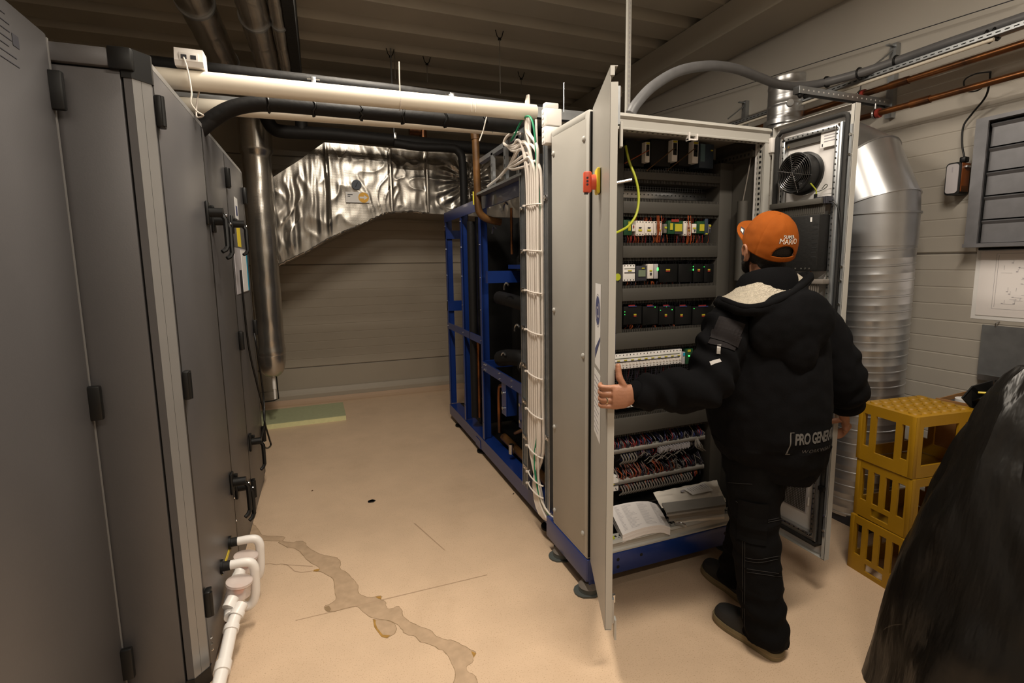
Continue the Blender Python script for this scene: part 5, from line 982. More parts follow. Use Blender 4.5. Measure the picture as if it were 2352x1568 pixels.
for py0, py1, px, lab in ((100, 268, 2056, 'galvanised upright bracket on the right wall behind the pipes, the nearer one'), (232, 292, 1712, 'galvanised upright bracket on the right wall, the farther one above the cabinet')):
    a, c = at(px, py0, 'x', 3.37), at(px, py1, 'x', 3.37); t = thing('wall_bracket', lab, 'bracket', (3.37, a.y, c.z), 'brackets on the right wall'); bx('channel', 'galv', t, 3.355, 3.393, a.y-.02, a.y+.02, c.z, a.z); tb('stay', 'galv', t, [(3.36, a.y, a.z-.04), (3.24, a.y+.05, a.z-.14)], .006, 6); bx('hook', 'galv', t, 3.30, 3.36, a.y-.01, a.y+.01, a.z-.02, a.z-.012)
t = thing('tension_wire', 'thin wire stretched along the right wall above the pipes', 'wire', (3.36, 2.5, 2.8)); cy('wire', 'ink', t, at(2340, -4, 'x', 3.33), at(1480, 268, 'x', 3.33), .0025, 6)

# ------------------------------------------------------------------ louvre, gauge, drawing, plate
LX = 3.33; a = at(2242, 283, 'x', LX-.05); c = at(2214, 560, 'x', LX-.05); Ly1 = a.y; Ly0 = 1.05; lz0, lz1 = c.z, a.z
lv = thing('louvre_damper', 'grey metal louvre damper mounted on the right wall', 'louvre', (3.36, 1.4, lz0))
bx('frame_side', 'zinc', lv, LX-.05, 3.392, Ly1-.022, Ly1, lz0, lz1); bx('frame_lip', 'zinc', lv, LX-.052, LX-.04, Ly1-.055, Ly1, lz0, lz1); bx('frame_bottom', 'zinc', lv, LX-.06, 3.392, Ly0, Ly1+.004, lz0-.02, lz0); bx('frame_top', 'zinc', lv, LX-.05, 3.392, Ly0, Ly1, lz1, lz1+.02); bx('back_shadow', 'dark', lv, 3.37, 3.392, Ly0, Ly1-.02, lz0, lz1)
bx('frame_side', 'zinc', lv, LX-.05, 3.392, Ly0-.02, Ly0, lz0, lz1)
n = 5
for k in range(n):
    z0, z1_ = lz0+.006+(lz1-lz0-.01)*k/n, lz0+(lz1-lz0-.01)*(k+1)/n-.004
    part('louvre_blade', 'zinc', lv, lambda b: b.prism([(LX-.022, Ly0, z0-.003), (LX-.020, Ly0, z1_-.020), (LX-.032, Ly0, z1_-.006), (LX-.024, Ly0, z1_), (LX-.010, Ly0, z1_-.010), (LX-.010, Ly0, z0-.003)], (0, Ly1-.058-Ly0, 0)))
part('hinge_rod', 'black', lv, lambda b: b.cyl((LX-.03, Ly1-.06, lz0-.03), (LX-.03, Ly0, lz0-.03), .008, 8))
q = at(2194, 412, 'x', 3.3); dv = thing('wall_controller', 'small grey-faced box with amber sides hanging beside the louvre', 'controller', (3.28, q.y, q.z-.07))
def rrect(x, y0, y1, z0, z1, r, d):
    pts = []
    for cy_, cz_, a0 in ((y1-r, z1-r, 0), (y0+r, z1-r, 90), (y0+r, z0+r, 180), (y1-r, z0+r, 270)): pts += [V((x, cy_+r*math.cos(math.radians(a0+k*22.5)), cz_+r*math.sin(math.radians(a0+k*22.5)))) for k in range(5)]
    return lambda b: b.prism(pts, (d, 0, 0))
dz0, dz1 = at(2180, 448, 'x', 3.30).z, at(2180, 376, 'x', 3.30).z; dy1, dy0 = at(2171, 410, 'x', 3.30).y, at(2203, 410, 'x', 3.30).y
part('body', 'black', dv, rrect(3.30, dy0-.006, dy1, dz0-.002, dz1+.002, .02, .085), True); part('face', 'paper_grey', dv, rrect(3.296, dy0+.004, dy1-.006, dz0+.008, dz1-.006, .016, .006), True)
bx('side_window', 'amber_dark', dv, 3.305, 3.375, dy0-.008, dy0-.004, dz0+.014, dz1-.004, .001); bx('side_bracket', 'copper', dv, 3.31, 3.37, dy0-.0085, dy0-.006, dz0+.014, dz0+.045); bx('clamp', 'steel', dv, 3.32, 3.36, dy0-.022, dy0-.006, dz1-.03, dz1-.02)
bx('print', 'ink_grey', dv, 3.2952, 3.2962, (dy0+dy1)/2-.003, (dy0+dy1)/2+.003, dz1-.05, dz1-.022)
bx('cable_gland', 'black', dv, 3.32, 3.36, dy0-.01, dy0+.02, dz1, dz1+.03, .006)
tb('lead', 'black', dv, [(3.34, dy0+.005, dz1+.02), at(2210, 330, 'x', 3.34), at(2213, 290, 'x', 3.34), at(2232, 262, 'x', 3.34), at(2262, 225, 'x', 3.30), at(2272, 195, 'x', 3.26), at(2275, 165, 'x', 3.2)], .0048, 8, 6); tb('lead_loop', 'black', dv, [at(2275, 165, 'x', 3.2), at(2240, 170, 'x', 3.24), at(2215, 185, 'x', 3.28), at(2220, 208, 'x', 3.3), at(2245, 208, 'x', 3.28), at(2268, 190, 'x', 3.26)], .004, 8, 6)
dr = thing('wiring_diagram', 'large printed diagram sheet fixed to the right wall under the louvre', 'drawing', (3.39, 1.5, 1.24))
sy1 = 1.69; sz0, sz1 = 1.235, 1.585
bx('sheet', 'paper', dr, 3.388, 3.392, 1.05, sy1, sz0, sz1); bx('plastic_pocket', 'label_white', dr, 3.392, 3.3935, 1.03, sy1+.022, sz0-.022, sz1+.01)
b = MB()
def ln(y0, z0, y1, z1, w_=.0012): b.box(3.3872, 3.3882, min(y0, y1)-w_/2, max(y0, y1)+w_/2, min(z0, z1)-w_/2, max(z0, z1)+w_/2)
for y0, z0, y1, z1_ in ((1.62, 1.275, 1.62, 1.57), (1.62, 1.275, 1.06, 1.275), (1.62, 1.57, 1.06, 1.57), (1.61, 1.285, 1.61, 1.56)): ln(y0, z0, y1, z1_)
for k in range(90):
    y, z = random.uniform(1.1, 1.60), random.uniform(1.30, 1.52); 
    if random.random() < .5: ln(y, z, y-random.uniform(.01, .05), z)
    else: ln(y, z, y, z+random.uniform(.01, .03))
    if k % 3 == 0: b.box(3.3872, 3.3882, y, y+.008, z, z+.004)
b.build('sheet_print', 'ink_grey', dr, kind='stuff')
pt = thing('metal_plate', 'blank brushed metal plate hung on the right wall below the diagram', 'plate', (3.38, 1.5, .9))
py1 = at(2254, 760, 'x', 3.36).y; bx('plate', 'galv', pt, 3.362, 3.368, 1.05, py1, at(2248, 862, 'x', 3.36).z, at(2255, 745, 'x', 3.36).z); tb('hook', 'steel', pt, [(3.36, py1-.06, 1.18), (3.358, py1-.06, 1.20), (3.37, py1-.06, 1.205), (3.39, py1-.06, 1.205)], .003, 6); bx('edge_strip', 'steel', pt, 3.358, 3.363, 1.05, py1-.005, at(2248, 866, 'x', 3.36).z-.012, at(2248, 858, 'x', 3.36).z)
bx('standoff', 'galv', pt, 3.368, 3.392, 1.2, 1.3, .95, 1.0)

# ------------------------------------------------------------------ yellow crates
CW, CD, CH = .385, .275, .287
def crate_side(b, w_, h_, holes, T):
    "panel in local x(0..w), z(0..h), thickness y 0..t, with rectangular holes cut out"
    t_ = .010; xs_ = sorted({0, w_} | {v for h in holes for v in h[:2]}); zs_ = sorted({0, h_} | {v for h in holes for v in h[2:]}); b.T = T
    for x0, x1 in zip(xs_, xs_[1:]):
        for z0, z1 in zip(zs_, zs_[1:]):
            if any(h[0] <= (x0+x1)/2 <= h[1] and h[2] <= (z0+z1)/2 <= h[3] for h in holes): continue
            b.box(x0, x1, 0, t_, z0, z1)
def crate(loc, rot, flip, label):
    t = thing('bottle_crate', label, 'crate', loc, 'stack of yellow crates'); B = Matrix.Translation(loc) @ Matrix.Rotation(rot, 4, 'Z') @ Matrix.Translation((-CW/2, -CD/2, 0))
    if flip: hs = [(.030, .062, .075, .235), (.090, .185, .055, .235), (.213, .245, .075, .235)]; hl = [(.045, .255, .055, .235), (.295, .345, .055, .235)]
    else: hs = [(.030+k*.0605, .0635+k*.0605, .085, .245) for k in range(4)] + [(.095, .185, .022, .062)]; hl = [(.045, .175, .085, .245), (.21, .34, .085, .245)]
    R90 = Matrix.Rotation(PI/2, 4, 'Z')
    for T, w_, h in ((B, CW, hl), (B @ Matrix.Translation((0, CD-.010, 0)), CW, hl), (B @ Matrix.Translation((.010, 0, 0)) @ R90, CD, hs if not flip else hs), (B @ Matrix.Translation((CW, 0, 0)) @ R90, CD, hs)):
        b = MB(); crate_side(b, w_, CH-.004, h, T); bm = bmesh.new(); vm = [bm.verts.new(p) for p in b.v]
        for f in b.f: bm.faces.new([vm[i] for i in f])
        bmesh.ops.remove_doubles(bm, verts=bm.verts[:], dist=1e-5)
        seen = {}
        for f in bm.faces: seen.setdefault(tuple(sorted(v.index for v in f.verts)), []).append(f)
        bm.verts.index_update(); dead = []
        seen = {}
        for f in bm.faces: seen.setdefault(tuple(sorted(v.index for v in f.verts)), []).append(f)
        for fs in seen.values():
            if len(fs) > 1: dead += fs
        bmesh.ops.delete(bm, geom=dead, context='FACES'); bm.verts.index_update()
        o = MB(); o.add([v.co.copy() for v in bm.verts], [[v.index for v in f.verts] for f in bm.faces]); bm.free(); o.build('side_wall', 'crate', t)
    for x in (0, CW-.022):
        for y in (0, CD-.022): MB(B).box(x-.001, x+.023, y-.001, y+.023, 0, CH-.002, .004).build('corner_pillar', 'crate', t, True)
    zb = CH-.018 if flip else CH-.020
    MB(B).box(.008, CW-.008, .008, CD-.008, zb, zb+.008).build('base', 'crate', t)
    if flip:
        MB(B).box(.006, CW-.006, .006, CD-.006, CH-.008, CH-.003, .003).build('base_rim', 'crate', t, True)
        for i in range(6):
            for j in range(4):
                MB(B).cyl((.046+i*.0585, .045+j*.0615, CH-.004), (.046+i*.0585, .045+j*.0615, CH+.004), .026, 18, .0225).build('bottle_boss', 'crate', t, True)
    return t
crate((2.605, 1.485, 0), math.radians(-5), False, 'yellow bottle crate at the bottom of the stack'); crate((2.615, 1.48, CH), math.radians(-6.5), False, 'yellow bottle crate in the middle of the stack'); crate((2.61, 1.485, 2*CH), math.radians(-6), True, 'upturned yellow bottle crate on top of the stack')
# ------------------------------------------------------------------ cardboard box with file box
t = thing('cardboard_box', 'brown cardboard box behind the crates under a black file holder', 'box', (3.05, 1.30, 0))
TB = Matrix.Translation((3.11, 1.33, 0)) @ Matrix.Rotation(math.radians(6), 4, 'Z')
for a_ in ((-.22, .22, -.25, -.245, 0, .845), (-.22, .22, .245, .25, 0, .845), (-.22, -.215, -.245, .245, 0, .845), (.215, .22, -.245, .245, 0, .845)): bx('side', 'cardboard', t, *a_, T=TB)
bx('contents', 'slate', t, -.21, .21, -.24, .24, .80, .825, T=TB); cy('tape_roll', 'label_white', t, (-.12, .16, .826), (-.12, .16, .852), .05, 20, T=TB); bx('rim', 'cardboard', t, -.223, -.21, -.25, .25, .825, .85, T=TB)
t = thing('file_holder', 'black file holder with white papers lying on the cardboard box', 'file holder', (2.95, 1.25, .845))
TF = Matrix.Translation((2.92, 1.22, .848)) @ Matrix.Rotation(math.radians(8), 4, 'Z')
part('tray', 'black', t, lambda b: b.prism([(-.12, .14, .06), (-.09, .18, .03), (-.06, .17, .0), (-.06, -.3, .0), (-.09, -.3, .03), (-.12, -.3, .06)], (.17, 0, .02)), T=TF)
part('shell', 'black', t, lambda b: (b.box(-.10, .12, -.3, .16, .0, .008), b.prism([(-.10, .16, 0), (-.14, .19, .055), (-.10, .17, .11), (.12, .17, .11), (.12, .16, 0)], (0, .006, 0)), b.box(.112, .12, -.3, .16, .0, .115)), T=TF)
for k in range(4): bx('paper_sheet', 'paper', t, -.09+.008*k, .11, -.3, .09-.008*k, .022+.006*k, .026+.006*k, T=TF)
tb('yellow_strap', 'yellow', t, [(-.10, .15, .085), (-.07, .08, .088), (-.03, 0, .075), (.0, -.1, .08)], .005, 6, 5, T=TF)
# ------------------------------------------------------------------ plastic covered bundle, right foreground
t = thing('wrapped_bundle', 'large bundle draped in creased black plastic film in the right foreground', 'plastic cover', (2.1, .8, 0))
def drape(b):
    n, m = 72, 40; rings = []
    for j in range(m+1):
        v = j/m; z = 1.19*(1-v)
        # centre line leans back towards the wall as it rises; widens downwards
        cx_, cy_ = 2.16-.02*v, .86-.10*v
        rx = .07+.40*v**.72; ry = .07+.42*v**.75; ring = []
        for k in range(n):
            a = 2*PI*k/n; ca, sa = math.cos(a), math.sin(a)
            e = 1/((abs(ca)**2.6+abs(sa)**2.6)**(1/2.6)); w_ = .030*v*math.sin(9*a+6*v+3*noise.noise(V((ca*2, sa*2, v*3))))*(1-.4*v)+.06*v*noise.noise(V((ca*1.6, sa*1.6, v*1.5+5)))+.016*noise.noise(V((ca*6, sa*6, v*9)))
            ring.append(V((cx_+(rx*e+w_)*ca, cy_+(ry*e+w_)*sa, max(.004, z+.03*noise.noise(V((ca*2, sa*2, 9)))*(1-v)))))
        rings.append(ring)
    b.loft(rings, caps=False); b.add([sum(rings[0], V())/n+V((0, 0, .03))]+rings[0], [(0, k+1, (k+1) % n+1) for k in range(n)])
part('film', 'film', t, drape, True)
def core(b):
    for j0, j1, s in ((0, .9, .93),):
        b.loft([[V((2.16-.02*v+(.05+.36*v**.72)*.9*math.cos(a), .86-.10*v+(.05+.38*v**.75)*.9*math.sin(a), 1.15*(1-v))) for a in [2*PI*k/24 for k in range(24)]] for v in [i/10 for i in range(11)]])
part('covered_load', 'dark', t, core, True)
# ------------------------------------------------------------------ small things on the floor
g = at(852, 1152, 'z', 0); t = thing('debris_scrap', 'small black scrap lying alone on the open floor', 'scrap', (g.x, g.y, 0)); part('scrap', 'debris', t, lambda b: [b.prism([V((g.x+.028*math.cos(k*1.05)*random.uniform(.5, 1.2), g.y+.022*math.sin(k*1.05)*random.uniform(.5, 1.2), .001)) for k in range(6)], (0, 0, .006)) for _ in range(2)])
g = at(715, 1128, 'z', 0); t = thing('debris_crumb', 'tiny brown crumb on the floor left of the black scrap', 'crumb', (g.x, g.y, 0)); part('crumb', 'brown_pipe', t, lambda b: b.prism([(g.x, g.y, .0005), (g.x+.012, g.y+.002, .0005), (g.x+.009, g.y+.008, .0005)], (0, 0, .004)))
for px, py, lab in ((1275, 1254, 'small dark washer on the floor left of the rear plinth foot'), (1400, 1337, 'small dark washer on the floor just right of the left door')):
    g = at(px, py, 'z', 0); t = thing('washer', lab, 'washer', (g.x, g.y, 0), 'washers on the floor'); part('ring', 'ink', t, lambda b: b.tube([(g.x+.007*math.cos(k*.5), g.y+.007*math.sin(k*.5), .002) for k in range(14)], .0018, 6), True)
g = at(1178, 1136, 'z', 0); t = thing('screw', 'small dark screw on the floor beside the blue rack', 'screw', (g.x, g.y, 0)); part('shank', 'steel', t, lambda b: b.cyl((g.x, g.y, .003), (g.x+.012, g.y+.014, .003), .003, 6))
# ------------------------------------------------------------------ the man
def remesh(mb, voxel, smooth_it=4, disp=None):
    me = bpy.data.meshes.new('tmp'); me.from_pydata(mb.v, [], mb.f); bm = bmesh.new(); bm.from_mesh(me); bmesh.ops.recalc_face_normals(bm, faces=bm.faces[:]); bm.to_mesh(me); bm.free()
    o = bpy.data.objects.new('tmp', me); col.objects.link(o); m = o.modifiers.new('r', 'REMESH'); m.mode = 'VOXEL'; m.voxel_size = voxel; m.use_smooth_shade = True
    if smooth_it: s = o.modifiers.new('s', 'SMOOTH'); s.factor = .5; s.iterations = smooth_it
    r = bpy.data.meshes.new_from_object(o.evaluated_get(bpy.context.evaluated_depsgraph_get())); bpy.data.objects.remove(o); bpy.data.meshes.remove(me)
    if disp:
        ns = [v.normal.copy() for v in r.vertices]
        for v, n in zip(r.vertices, ns): v.co += n*disp(v.co)
    return r
def place(name, me, m, parent=None, loc=None, label=None):
    if isinstance(m, str): m = MATS[m]
    me.materials.clear(); me.materials.append(m); c = V(loc) if loc is not None else sum((v.co for v in me.vertices), V())/len(me.vertices)
    for v in me.vertices: v.co -= c
    me.polygons.foreach_set('use_smooth', [True]*len(me.polygons)); me.name = name
    return link(name, me, c, parent, None, label)
def ell(c, rx, ry, az=0, tilt=V((0, 0, 1)), n=28, p=2.0):
    "superellipse ring; rx sideways, ry front-back, az = facing azimuth"
    s = V((math.cos(az), -math.sin(az), 0)); f = V((math.sin(az), math.cos(az), 0)); c = V(c); out = []
    for k in range(n):
        a = 2*PI*k/n; ca, sa = math.cos(a), math.sin(a); e = 1/((abs(ca)**p+abs(sa)**p)**(1/p)); q = c+s*rx*e*ca+f*ry*e*sa
        q.z += -(tilt.x*(q.x-c.x)+tilt.y*(q.y-c.y)); out.append(q)
    return out
AZ = math.radians(14)
SL, SR = V((1.435, 1.475, 1.322)), V((1.80, 1.45, 1.33))          # shoulder joints
EL, WL_ = V((1.262, 1.405, 1.118)), V((1.005, 1.462, 1.098))      # left elbow, wrist
ER, WR = V((1.932, 1.385, 1.065)), V((2.04, 1.445, .905))          # right elbow, wrist
HD = V((1.602, 1.475, 1.60))                                      # head centre
HAZ = math.radians(17)
HM = Matrix.Translation(HD) @ Matrix.Rotation(-HAZ, 4, 'Z') @ Matrix.Rotation(math.radians(7), 4, 'X')       # head frame: +y = face, +x = his right
# ---- body: one continuous skin
bd = MB()
bd.loft([ell((1.615, 1.46, z), rx, ry, AZ) for z, rx, ry in ((.80, .13, .09), (.95, .15, .10), (1.1, .14, .10), (1.25, .165, .105), (1.36, .16, .09), (1.41, .07, .065))])
bd.tube([(1.612, 1.462, 1.36), (1.606, 1.468, 1.44), (1.602, 1.478, 1.54)], [.062, .058, .060], 16)
bd.sphere(HD+V((0, -.005, .03)), .074, .094, .100, 22, 16, R=Matrix.Rotation(-HAZ, 3, 'Z')); bd.sphere(HM @ V((0, .018, -.04)), .058, .074, .085, 20, 14, R=Matrix.Rotation(-HAZ, 3, 'Z')); bd.sphere(HM @ V((0, .055, -.085)), .034, .030, .028, 14, 10, R=Matrix.Rotation(-HAZ, 3, 'Z'))
bd.T = HM; bd.tube([(0, .088, .03), (0, .098, .005), (0, .108, -.018), (0, .094, -.028)], [.009, .011, .014, .011], 10)
for s in (-1, 1): bd.sphere((s*.030, .083, .012), .018, .010, .010, 10, 8); bd.sphere((s*.016, .088, -.058), .018, .012, .006, 10, 6)
for s in (-1, 1):
    bd.sphere((s*.080, -.006, -.022), .008, .017, .031, 14, 10); bd.tube([(s*.086, .010, -.030), (s*.090, .012, -.005), (s*.091, 0, .010), (s*.092, -.016, .004), (s*.090, -.020, -.018), (s*.086, -.008, -.042), (s*.082, .004, -.050)], .0055, 8, 3)
bd.T = None
for S, E_, W in ((SL, EL, WL_), (SR, ER, WR)): bd.tube([S, (S+E_)/2, E_, (E_*.4+W*.6), W], [.055, .048, .042, .036, .027], 14)
for hx, hy, kx, ky, ax_, ay in ((1.555, 1.455, 1.565, 1.44, 1.585, 1.375), (1.70, 1.50, 1.735, 1.60, 1.715, 1.66)): bd.tube([(hx, hy, .86), (kx, ky, .47), (ax_, ay, .09)], [.085, .058, .042], 14)
# left hand gripping the edge of the left door (thumb up on the inside, fingers round the outside)
FE = V((.912, 1.492, 0)); hz = 1.088
def finger(b, pts, r0, r1): b.tube(spline([V(p) for p in pts], 4), [r0, r0*.98, r0*.95, r0*1.03, r0*.95, r0*.9, r1], 10); b.sphere(pts[-1], r1*1.02, n=10, m=8)
dn = nx; di = -nx                                                   # outward / inward normals of the left door
edge = lambda o, a, z: V((FE.x, FE.y, 0))+ux*a+dn*o+V((0, 0, z))    # o outward, a beyond the free edge, z height
palm = [edge(-.052, .010, hz+.0), edge(-.03, .018, hz), edge(-.005, .024, hz)]
bd.loft([[c+V((0, 0, 1))*h_*math.cos(t_)+(ux*.8-dn*.2).normalized()*w_*math.sin(t_) for t_ in [2*PI*k/20 for k in range(20)]] for c, h_, w_ in
         ((WL_, .031, .024), ((WL_*.5+edge(-.075, .012, hz)*.5), .036, .023), (edge(-.060, .014, hz), .042, .021), (edge(-.028, .019, hz), .045, .019), (edge(-.010, .022, hz), .044, .016))])
for k, (dz, L, r) in enumerate(((.034, .052, .0098), (.0115, .058, .0102), (-.011, .053, .0098), (-.0325, .042, .0088))):
    z = hz+dz; finger(bd, [edge(-.018, .022, z), edge(.006, .025, z+.001), edge(.020, .016, z), edge(.024, -.006+.006*k*.3, z-.001), edge(.018, -.004-L*.62, z-.002)], r, r*.86)
finger(bd, [edge(-.062, .012, hz+.022), edge(-.050, .016, hz+.048), edge(-.040, .014, hz+.066), edge(-.037, .010, hz+.086), edge(-.036, .006, hz+.106)], .0125, .0102)
# right hand resting on the edge of the right door
GE = V((GX+.014, ye0, 0)); hr = .850
def redge(o, a, z): return V((GE.x+o, GE.y-a, z))                    # o>0 = outside (right), a beyond the edge towards the viewer
bd.loft([[c+V((0, 0, 1))*h_*math.cos(t_)*.6+d_*h_*.8*math.sin(t_)+e_*w_*math.cos(t_) for t_ in [2*PI*k/20 for k in range(20)]] for c, h_, w_, d_, e_ in
         ((WR, .030, .012, V((0, 1, 0)), V((1, 0, 0))), (redge(.006, .035, hr+.022), .038, .012, V((0, .7, .7)), V((1, 0, 0))), (redge(.016, .030, hr-.01), .040, .012, V((0, .6, .8)), V((1, 0, 0))))])
for k, (da, r) in enumerate(((.0, .0098), (.019, .0102), (.037, .0098), (.053, .009))):
    z = hr-.020-.010*k; finger(bd, [redge(.018, .040-da*.2, z+.012), redge(.040, .034-da*.3, z-.006), redge(.046, .014-da*.2, z-.022), redge(.038, -.004, z-.034), redge(.028, -.014, z-.040)], r, r*.85)
finger(bd, [redge(.000, .030, hr+.010), redge(-.020, .022, hr+.006), redge(-.030, .004, hr-.002), redge(-.030, -.016, hr-.008)], .0118, .0098)
me = remesh(bd, .0032, 2); person = place('person', me, 'skin', None, (1.6, 1.46, 0)); tag(person, 'man in black work clothes and orange cap holding both cabinet doors', 'person')
# ring, nails
rz = hz-.011; part('wedding_ring', 'gold', person, lambda b: b.tube([edge(.0085, .0235, rz)+(ux*.9-dn*.43)*.0128*math.cos(k*.5)+V((0, 0, .0128*math.sin(k*.5))) for k in range(14)], .0022, 6), True, label='thin gold ring')
# ---- hair and beard
hm = MB(HM); hm.sphere((0, -.012, .012), .0805, .0985, .098, 24, 16); hm.sphere((0, -.040, -.045), .056, .046, .052, 18, 12)
for s in (-1, 1): hm.sphere((s*.064, .034, -.03), .014, .022, .045, 12, 10)
me = remesh(hm, .005, 2); bmh = bmesh.new(); bmh.from_mesh(me)
inv = HM.inverted(); dead = [v for v in bmh.verts if (lambda p: p.y > .045 and p.z > -.02)(inv @ v.co)]; bmesh.ops.delete(bmh, geom=dead, context='VERTS'); bmh.to_mesh(me); bmh.free()
place('hair', me, 'hair', person, label='short dark hair')
br = MB(HM); br.sphere((0, .052, -.088), .040, .036, .030, 16, 12); 
for s in (-1, 1): br.tube([(s*.068, .016, -.035), (s*.062, .030, -.062), (s*.046, .050, -.085), (s*.02, .074, -.098)], [.011, .017, .019, .018], 10)
place('beard', remesh(br, .0045, 2, lambda p: .0018*noise.noise(p*260)), 'hair', person, label='short dark beard')
# ---- cap
CM = HM @ Matrix.Translation((0, -.004, .004)) @ Matrix.Rotation(math.radians(19), 4, 'X')
cp = MB(CM); CN = 192
def crown(t_, a):
    "t: 0 rim..1 top"
    ph = t_*PI/2; r = math.cos(ph)**.78; z = .008+.120*math.sin(ph)**.92
    seam = -.0016*math.exp(-((((a+PI/6) % (PI/3))-PI/6)/.035)**2)
    return V(((.088+seam)*r*math.sin(a), (.1085+seam)*r*math.cos(a)-.004, z-.034*(1-t_)*(.5-.5*math.cos(a))*.55))
def crown_mesh(b, off):
    T_ = 80; vs = []; fs = []
    for j in range(T_+1):
        for k in range(CN):
            p = crown(j/T_*.995, 2*PI*k/CN); c0 = V((0, -.004, .03)); p += (p-c0).normalized()*(off+.0014*noise.noise(p*40)); vs.append(p)
    for j in range(T_):
        for k in range(CN):
            a = 2*PI*(k+.5)/CN; t_ = (j+.5)/T_; da = abs(((a-PI+PI) % (2*PI))-PI)
            if (da/.50)**2+((t_-.075)/.20)**2 < 1 and t_ > .075: continue
            fs.append((j*CN+k, j*CN+(k+1) % CN, (j+1)*CN+(k+1) % CN, (j+1)*CN+k))
    fs.append(tuple(range(T_*CN, (T_+1)*CN))); b.add(vs, fs)
crown_mesh(cp, .001); capo = cp.build('cap', 'cap', person, True, label='orange baseball cap'); md = capo.modifiers.new('thick', 'SOLIDIFY'); md.thickness = .0025; md.offset = 1
def brim_pt(u, a, s_=1):
    "u 0..1 from crown to outer edge, a -1..1 from his left to his right"
    w0 = crown(.02, a*1.12); f_ = max(0, 1-abs(a)**2.6)**.5
    return w0+V((.010*u*a*f_, .078*u*f_, .024*u*f_-.012*u*a*a*f_-.004*u*u+(.0006 if s_ else -.0024)))
br = MB(CM); rows = []
for s_ in (0, 1):
    for j in range(11):
        for k in range(21): rows.append(brim_pt(j/10, math.sin((k/20-.5)*PI), s_))
W = 21; K = 11*W; fs = []
for j in range(10):
    for k in range(20): a0 = j*W+k; fs += [(a0, a0+1, a0+W+1, a0+W), (K+a0, K+a0+W, K+a0+W+1, K+a0+1)]
for k in range(20): fs.append((10*W+k, 10*W+k+1, K+10*W+k+1, K+10*W+k))
for j in range(10): fs += [(j*W, (j+1)*W, K+(j+1)*W, K+j*W), (j*W+20, K+j*W+20, K+(j+1)*W+20, (j+1)*W+20)]
br.add(rows, fs); brim = br.build('brim', 'cap', capo, True)
def on_crown(t_, a, d=.004): p = crown(t_, a); c0 = V((0, -.004, .03)); return p+(p-c0).normalized()*d
MB(CM).tube([on_crown(.075+.20*max(0, 1-(da_/.5)**2)**.5, PI+da_, .0018) for da_ in [-.5+i/30 for i in range(31)]], .0017, 6).build('opening_trim', 'cap', capo, True)
MB(CM).sphere((0, -.004, .129), .008, .008, .005, 12, 6).build('button', 'cap', capo, True)
for k in range(6):
    a = k*PI/3+PI/6; p = on_crown(.50, a, .002); n_ = (p-V((0, -.004, .03))).normalized(); A, B, _ = frame(n_)
    MB(CM).tube([p+A*.0038*math.cos(i*.6)+B*.0038*math.sin(i*.6) for i in range(12)], .0011, 5).build('eyelet', 'cap', capo, True)
    MB(CM).tube([on_crown(t_, k*PI/3, .0012) for t_ in [.04+i*.06 for i in range(16)] if not (k == 3 and t_ < .36)], .0011, 5).build('seam', 'cap', capo, True)
band_ = MB(CM); band_.loft([[on_crown(t_, 2*PI*k/48, d) for k in range(48)] for t_, d in ((.0, .0015), (.0, .0032), (.07, .0032), (.07, .0015))], caps=False); band_.build('sweatband', 'cap', capo, True)
def cap_text(body, size, a0, t0, m, off, dx_=0, dy_=0, rot=0):
    vs, fs = text_mesh(body, size, .0, 1.0, 0, 0); vs = [p+V((dx_, dy_, 0)) for p in vs]; b = MB(CM); out = []
    for p in vs:
        x, y = p.x*math.cos(rot)-p.y*math.sin(rot), p.x*math.sin(rot)+p.y*math.cos(rot)
        q = on_crown(t0+y/.185, a0-x/(.098*math.cos((t0)*PI/2)**.78), off); out.append(q)
    b.add(out, fs); return b.build('embroidery', m, capo, fix=False)
for m_, o_, sh_ in (('ink', .0036, ((-.0013, 0), (.0013, 0), (0, .0013), (0, -.0013))), ('thread_white', .0050, ((0, 0),))):
    for dx_, dy_ in sh_: cap_text('SUPER', .0165, PI-.10, .430, m_, o_, dx_, dy_, -.04); cap_text('MARIO', .0245, PI-.10, .343, m_, o_, dx_, dy_, -.04)
MB(CM).add([brim_pt(u, a_)+V((0, 0, .0008)) for u, a_ in ((.12, -.72), (.62, -.70), (.72, -.48), (.40, -.40))], [(0, 1, 2, 3)]).build('brim_print', 'ink', capo, fix=False); MB(CM).add([brim_pt(u, a_)+V((0, 0, .0014)) for u, a_ in ((.26, -.66), (.56, -.65), (.60, -.54), (.40, -.50))], [(0, 1, 2, 3)]).build('brim_print', 'thread_white', capo, fix=False)
# ---- jacket
jk = MB()
TZ = [(.690, .125, .105, 1.635, 1.455), (.71, .165, .140, 1.64, 1.455), (.78, .200, .175, 1.64, 1.455), (.88, .222, .200, 1.635, 1.462), (1.0, .228, .205, 1.628, 1.468), (1.12, .226, .192, 1.62, 1.466), (1.24, .222, .162, 1.615, 1.462), (1.34, .200, .122, 1.615, 1.46), (1.39, .150, .105, 1.612, 1.462), (1.425, .095, .085, 1.61, 1.462)]
jk.loft([ell((cx_, cy_, z), rx, ry, AZ, V((.22*max(0, (1.0-z)/.3), 0, 1)) if z < 1.0 else V((0, 0, 1)), p=2.3) for z, rx, ry, cx_, cy_ in TZ])
jk.tube(spline([SL+V((.06, 0, .0)), SL, (SL*.5+EL*.5)+V((-.004, -.006, -.006)), EL+V((.0, -.004, -.012)), (EL*.55+WL_*.45)+V((0, 0, -.010)), WL_*.93+EL*.07+V((0, 0, -.006)), WL_+V((-.008, 0, 0))], 4), [.070, .080, .084, .088, .088, .084, .080, .080, .078, .070, .062, .054, .045, .040], 22)
